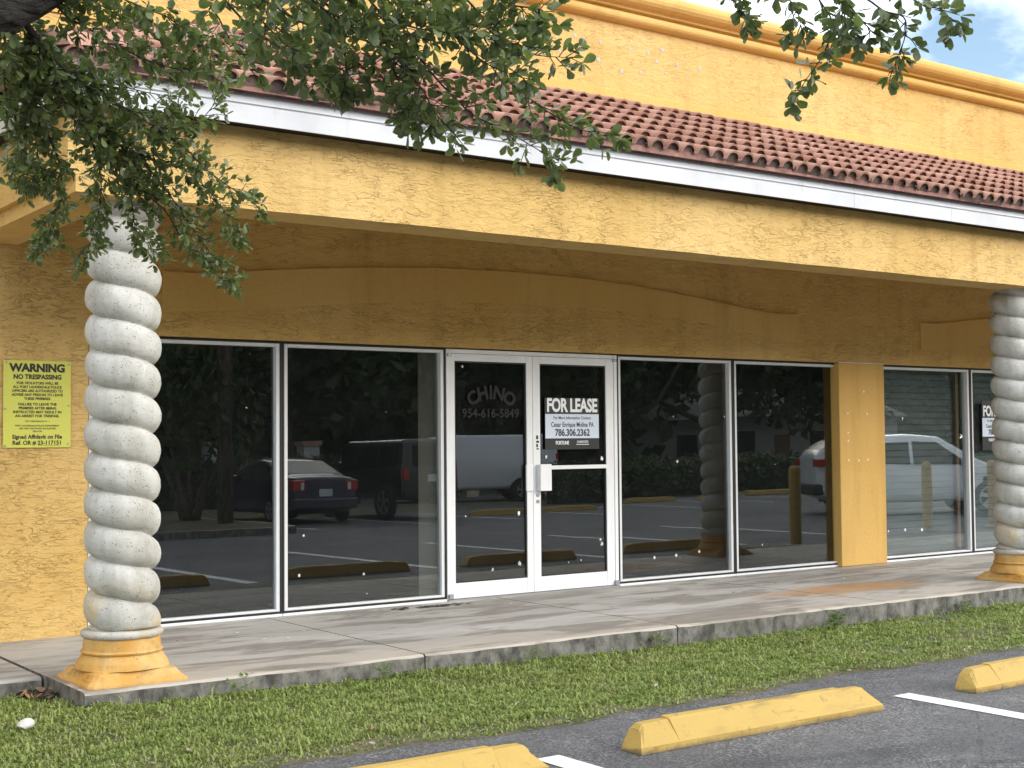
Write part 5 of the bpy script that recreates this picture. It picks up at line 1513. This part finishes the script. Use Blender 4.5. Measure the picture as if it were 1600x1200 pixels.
# white compact SUV standing sideways to the shop
car('compact_suv', (20.2, -8.9, Z_LOT), R(34), 'white compact SUV standing beside the bollards, mirrored in the right-hand windows', 'car', white,
    [(-2.28, 1.20), (-2.2, 1.34), (-1.75, 1.60), (-1.3, 1.66), (-0.2, 1.68), (0.35, 1.63), (1.15, 1.14), (1.35, 1.07), (2.0, 0.94), (2.24, 0.78)],
    [(-2.28, 0.42), (-1.9, 0.28), (1.9, 0.26), (2.24, 0.32)],
    [(-2.28, 0.76), (-2.0, 0.88), (-1.2, 0.93), (1.2, 0.93), (1.9, 0.85), (2.24, 0.60)], 1.04, 0.30, (-1.36, 1.34), 0.355,
    [((-2.0, 1.14), (-1.32, 1.10), (-1.32, 1.48), (-1.72, 1.46)), ((-1.25, 1.10), (-0.32, 1.06), (-0.32, 1.53), (-1.25, 1.50)), ((-0.25, 1.06), (0.92, 1.04), (0.28, 1.52), (-0.25, 1.54))], (1.08, 0.40), (-2.16, -1.80),
    [('tail_lamp', (-2.30, -1.95, 0.60, 0.895, 1.02, 1.18), M['red_lamp'])], [('head_lamp', (1.85, 2.16, 0.50, 0.82, 0.78, 0.92), M['clear_lamp']), ('fog_lamp', (2.1, 2.26, 0.45, 0.6, 0.42, 0.52), M['clear_lamp'])], clad=M['cladding'])

# trees, hedge, pole, fence across the lot ------------------------------
def crown_mesh(seed, n=5200, spread=(1, 1, 1), blobs=13):
    r_ = np.random.default_rng(seed)
    cs = r_.normal(0, 1, (blobs, 3)); cs /= np.linalg.norm(cs, axis=1)[:, None]; cs *= r_.uniform(0.25, 0.8, (blobs, 1)); cs[:, 2] *= 0.75
    rad = r_.uniform(0.32, 0.55, blobs)
    which = r_.integers(0, blobs, n); d = r_.normal(0, 1, (n, 3)); d /= np.linalg.norm(d, axis=1)[:, None]
    p = cs[which] + d * (rad[which] * r_.uniform(0.35, 1.0, n) ** 0.5)[:, None]
    a = r_.normal(0, 1, (n, 3)); a /= np.linalg.norm(a, axis=1)[:, None]
    b = np.cross(a, r_.normal(0, 1, (n, 3))); b /= np.linalg.norm(b, axis=1)[:, None]
    s = r_.uniform(0.03, 0.065, (n, 1))
    v = np.stack([p - a * s, p + b * s * 0.55, p + a * s, p - b * s * 0.55], 1).reshape(-1, 3) * np.array(spread)
    me = bpy.data.meshes.new('crown'); me.from_pydata(v.tolist(), [], [(4 * i, 4 * i + 1, 4 * i + 2, 4 * i + 3) for i in range(n)])
    me.materials.append(M['tree_leaf']); me.update(); return me
CM = [crown_mesh(s) for s in (1, 2, 3)]
def far_tree(x, y, h, w, label, k, trunk_h=None, multi=False):
    t = empty('shade_tree', (x, y, Z_LOT), 0, label, 'tree', 'trees across the parking lot')
    th = (trunk_h or h * 0.30) * 0.8
    r_ = random.Random(int(x * 31 + y * 7))
    if multi:
        for q in range(5):
            a = q * 1.26; b = MB().tube([(0.12 * math.cos(a), 0.12 * math.sin(a), 0), (0.3 * math.cos(a), 0.3 * math.sin(a), th * 0.5), (0.75 * math.cos(a), 0.75 * math.sin(a), th * 1.25)], [0.075, 0.06, 0.03], 8)
            b.build('trunk', M['pole_wood'], t, smooth=True)
    else:
        r0 = 0.03 * h
        g = MB().tube([(0, 0, -0.05), (0.03 * h * r_.uniform(-.4, .4), 0, th * 0.6), (r_.uniform(-.2, .2), r_.uniform(-.2, .2), th), (r_.uniform(-.3, .3), r_.uniform(-.3, .3), h * 0.7)], [r0 * 1.3, r0, r0 * 0.85, r0 * 0.3], 10)
        for q in range(4):
            a = q * 1.6 + r_.random(); g.tube([(0, 0, th * 0.9), (w * 0.22 * math.cos(a), w * 0.22 * math.sin(a), th * 1.35), (w * 0.42 * math.cos(a), w * 0.42 * math.sin(a), h * 0.66)], [r0 * 0.5, r0 * 0.35, r0 * 0.12], 6)
        g.build('trunk', M['pole_wood'], t, smooth=True)
    o = bpy.data.objects.new('crown', CM[k % 3]); COL.objects.link(o); o.parent = t
    zc = (h + th * 0.62) / 2
    o.location = (0, 0, zc); o.scale = (w * 0.52, w * 0.52, (h - th * 0.62) * 0.56); o.rotation_euler = (0, 0, r_.uniform(0, 6.28))
    return t
far_tree(7.6, -18.5, 5.6, 4.2, 'many-stemmed small tree on the island left of the pole', 0, 1.7, True)
far_tree(2.5, -30, 10, 10, 'broad shade tree across the lot, leftmost of the row', 1)
far_tree(10, -34, 11, 11, 'broad dark shade tree behind the navy sedan', 2)
far_tree(18.5, -36, 11, 11, 'broad dark shade tree behind the black off-road car', 0)
far_tree(27, -37, 12, 12, 'broad dark shade tree behind the white van', 1)
far_tree(35.5, -38, 11, 11, 'dense shade tree mirrored in the right-hand door', 2)
far_tree(44, -40, 12, 12, 'thick-trunked shade tree mirrored beside the twisted column', 0, 3.6)
far_tree(54, -40, 12, 12, 'dense shade tree mirrored in the fourth window', 1, 3.2)
far_tree(52, -30, 11, 10, 'shade tree behind the yellow kerb', 2, 3.0)
far_tree(64, -33, 12, 12, 'shade tree mirrored behind the white car\'s tail', 0, 3.2)
far_tree(66, -22, 10, 10, 'shade tree mirrored above the white car\'s roof', 1, 2.6)
far_tree(82, -27, 12, 13, 'far shade tree at the right end of the row', 2, 3.4)
far_tree(40, -52, 14, 14, 'tall tree standing behind the row, beyond the hedge', 0)
far_tree(20, -50, 14, 15, 'tall tree standing behind the row, beyond the fence', 1)
far_tree(6, -48, 13, 14, 'tall tree standing behind the row, beyond the pole', 2)
def hedge(x0, x1, y, h, label, k, w=1.2):
    t = empty('hedge', ((x0 + x1) / 2, y, Z_LOT), 0, label, 'hedge')
    r_ = np.random.default_rng(k); n = int((x1 - x0) * 420)
    p = np.stack([r_.uniform(x0, x1, n) - (x0 + x1) / 2, r_.normal(0, w * 0.3, n), r_.uniform(0.0, 1, n) ** 0.7 * h * (0.9 + 0.15 * np.sin(r_.uniform(x0, x1, n)))], 1)
    a = r_.normal(0, 1, (n, 3)); a /= np.linalg.norm(a, axis=1)[:, None]; b = np.cross(a, r_.normal(0, 1, (n, 3))); b /= np.linalg.norm(b, axis=1)[:, None]
    s = r_.uniform(0.06, 0.13, (n, 1)); v = np.stack([p - a * s, p + b * s * 0.55, p + a * s, p - b * s * 0.55], 1).reshape(-1, 3)
    me = bpy.data.meshes.new('leaves'); me.from_pydata(v.tolist(), [], [(4 * i, 4 * i + 1, 4 * i + 2, 4 * i + 3) for i in range(n)]); me.materials.append(M['hedge_leaf'])
    o = bpy.data.objects.new('leaves', me); COL.objects.link(o); o.parent = t
    MB().box(-(x1 - x0) / 2 + .1, (x1 - x0) / 2 - .1, -w * 0.2, w * 0.2, 0, h * 0.75).build('branches', plain('hedge_wood', (0.015, 0.02, 0.01), 0.9), t)
hedge(20.5, 31, -22.3, 1.25, 'clipped green hedge behind the wheel stops right of the van', 1)
hedge(5.5, 17.5, -28.8, 1.5, 'low green hedge in front of the iron fence', 2)
hedge(34, 66, -25.5, 1.1, 'long low hedge behind the yellow kerb', 3)
# dark mass of woodland closing the view behind the trees
def woodland():
    r_ = np.random.default_rng(77); n = 90000
    x = r_.uniform(-25, 130, n); lo = 55 + 6 * np.sin(x * 0.13) ; y = -lo + r_.normal(0, 2.2, n) + np.maximum(0, (x - 70)) * 0.45
    top = 9.5 + 2.2 * np.sin(x * 0.31) + 1.6 * np.sin(x * 0.83 + 1)
    z = r_.uniform(-0.2, 1, n) * top
    p = np.stack([x, y, z], 1); a = r_.normal(0, 1, (n, 3)); a /= np.linalg.norm(a, axis=1)[:, None]; b = np.cross(a, r_.normal(0, 1, (n, 3))); b /= np.linalg.norm(b, axis=1)[:, None]
    s = r_.uniform(0.35, 0.8, (n, 1)); v = np.stack([p - a * s, p + b * s * 0.6, p + a * s, p - b * s * 0.6], 1).reshape(-1, 3)
    me = bpy.data.meshes.new('woodland'); me.from_pydata(v.tolist(), [], [(4 * i, 4 * i + 1, 4 * i + 2, 4 * i + 3) for i in range(n)]); me.materials.append(M['tree_leaf'])
    o = bpy.data.objects.new('woodland', me); COL.objects.link(o); o['kind'] = 'stuff'
woodland()
up = empty('utility_pole', (7.6, -16.6, Z_LOT + 0.14), 0, 'brown timber utility pole rising from the island', 'utility pole')
MB().tube([(0, 0, -0.1), (0.01, 0, 4), (0.02, 0, 9.5)], [0.17, 0.155, 0.12], 12).build('pole', M['pole_wood'], up, smooth=True)
MB().box(-1.1, 1.1, -0.06, 0.06, 8.6, 8.72).build('crossarm', M['pole_wood'], up)
for x in (-0.95, -0.5, 0.5, 0.95):
    MB().cyl((x, 0, 8.72), (x, 0, 8.86), 0.04, 0.03, 8).build('insulator', M['steel'], up)
fe = empty('iron_fence', (12, -31.5, Z_LOT), 0, 'black iron fence between tan masonry piers beyond the sedan', 'fence')
for i in range(9):
    x = -12 + i * 3.4
    MB().box(x - 0.28, x + 0.28, -0.28, 0.28, 0, 1.9).build('pier', M['cast'], fe)
    MB().box(x - 0.34, x + 0.34, -0.34, 0.34, 1.9, 2.05).build('pier_cap', M['tile'], fe)
g = MB()
for i in range(8):
    x0 = -12 + i * 3.4 + 0.28
    for k in range(17): g.box(x0 + 0.12 + k * 0.165, x0 + 0.14 + k * 0.165, -0.01, 0.01, 0.1, 1.7)
    g.box(x0, x0 + 2.84, -0.015, 0.015, 0.2, 0.24); g.box(x0, x0 + 2.84, -0.015, 0.015, 1.5, 1.54)
o = g.build('pickets', M['gasket'], fe); o['kind'] = 'stuff'
# pale house far behind the hedge
ho = empty('house', (58, -52, Z_LOT), R(20), 'pale low house far across the street behind the trees', 'house')
MB().box(-9, 9, -4, 4, 0, 3.2).build('wall', plain('pale_render', (0.45, 0.44, 0.41), 0.8), ho)
g = MB(); g.add([(-9.6, -4.6, 3.2), (9.6, -4.6, 3.2), (9.6, 4.6, 3.2), (-9.6, 4.6, 3.2), (-8, 0, 5.0), (8, 0, 5.0)], [(0, 1, 5, 4), (2, 3, 4, 5), (1, 2, 5), (3, 0, 4), (0, 3, 2, 1)])
g.build('roof', plain('grey_shingle', (0.16, 0.155, 0.15), 0.9), ho)
for x in (-6, -2, 3, 6.5):
    MB().box(x, x + 1.3, 4.0, 4.05, 1.0, 2.3).build('window', M['car_glass'], ho)
MB().box(0.6, 1.6, 4.0, 4.06, 0.0, 2.1).build('door', M['brown_board'], ho)
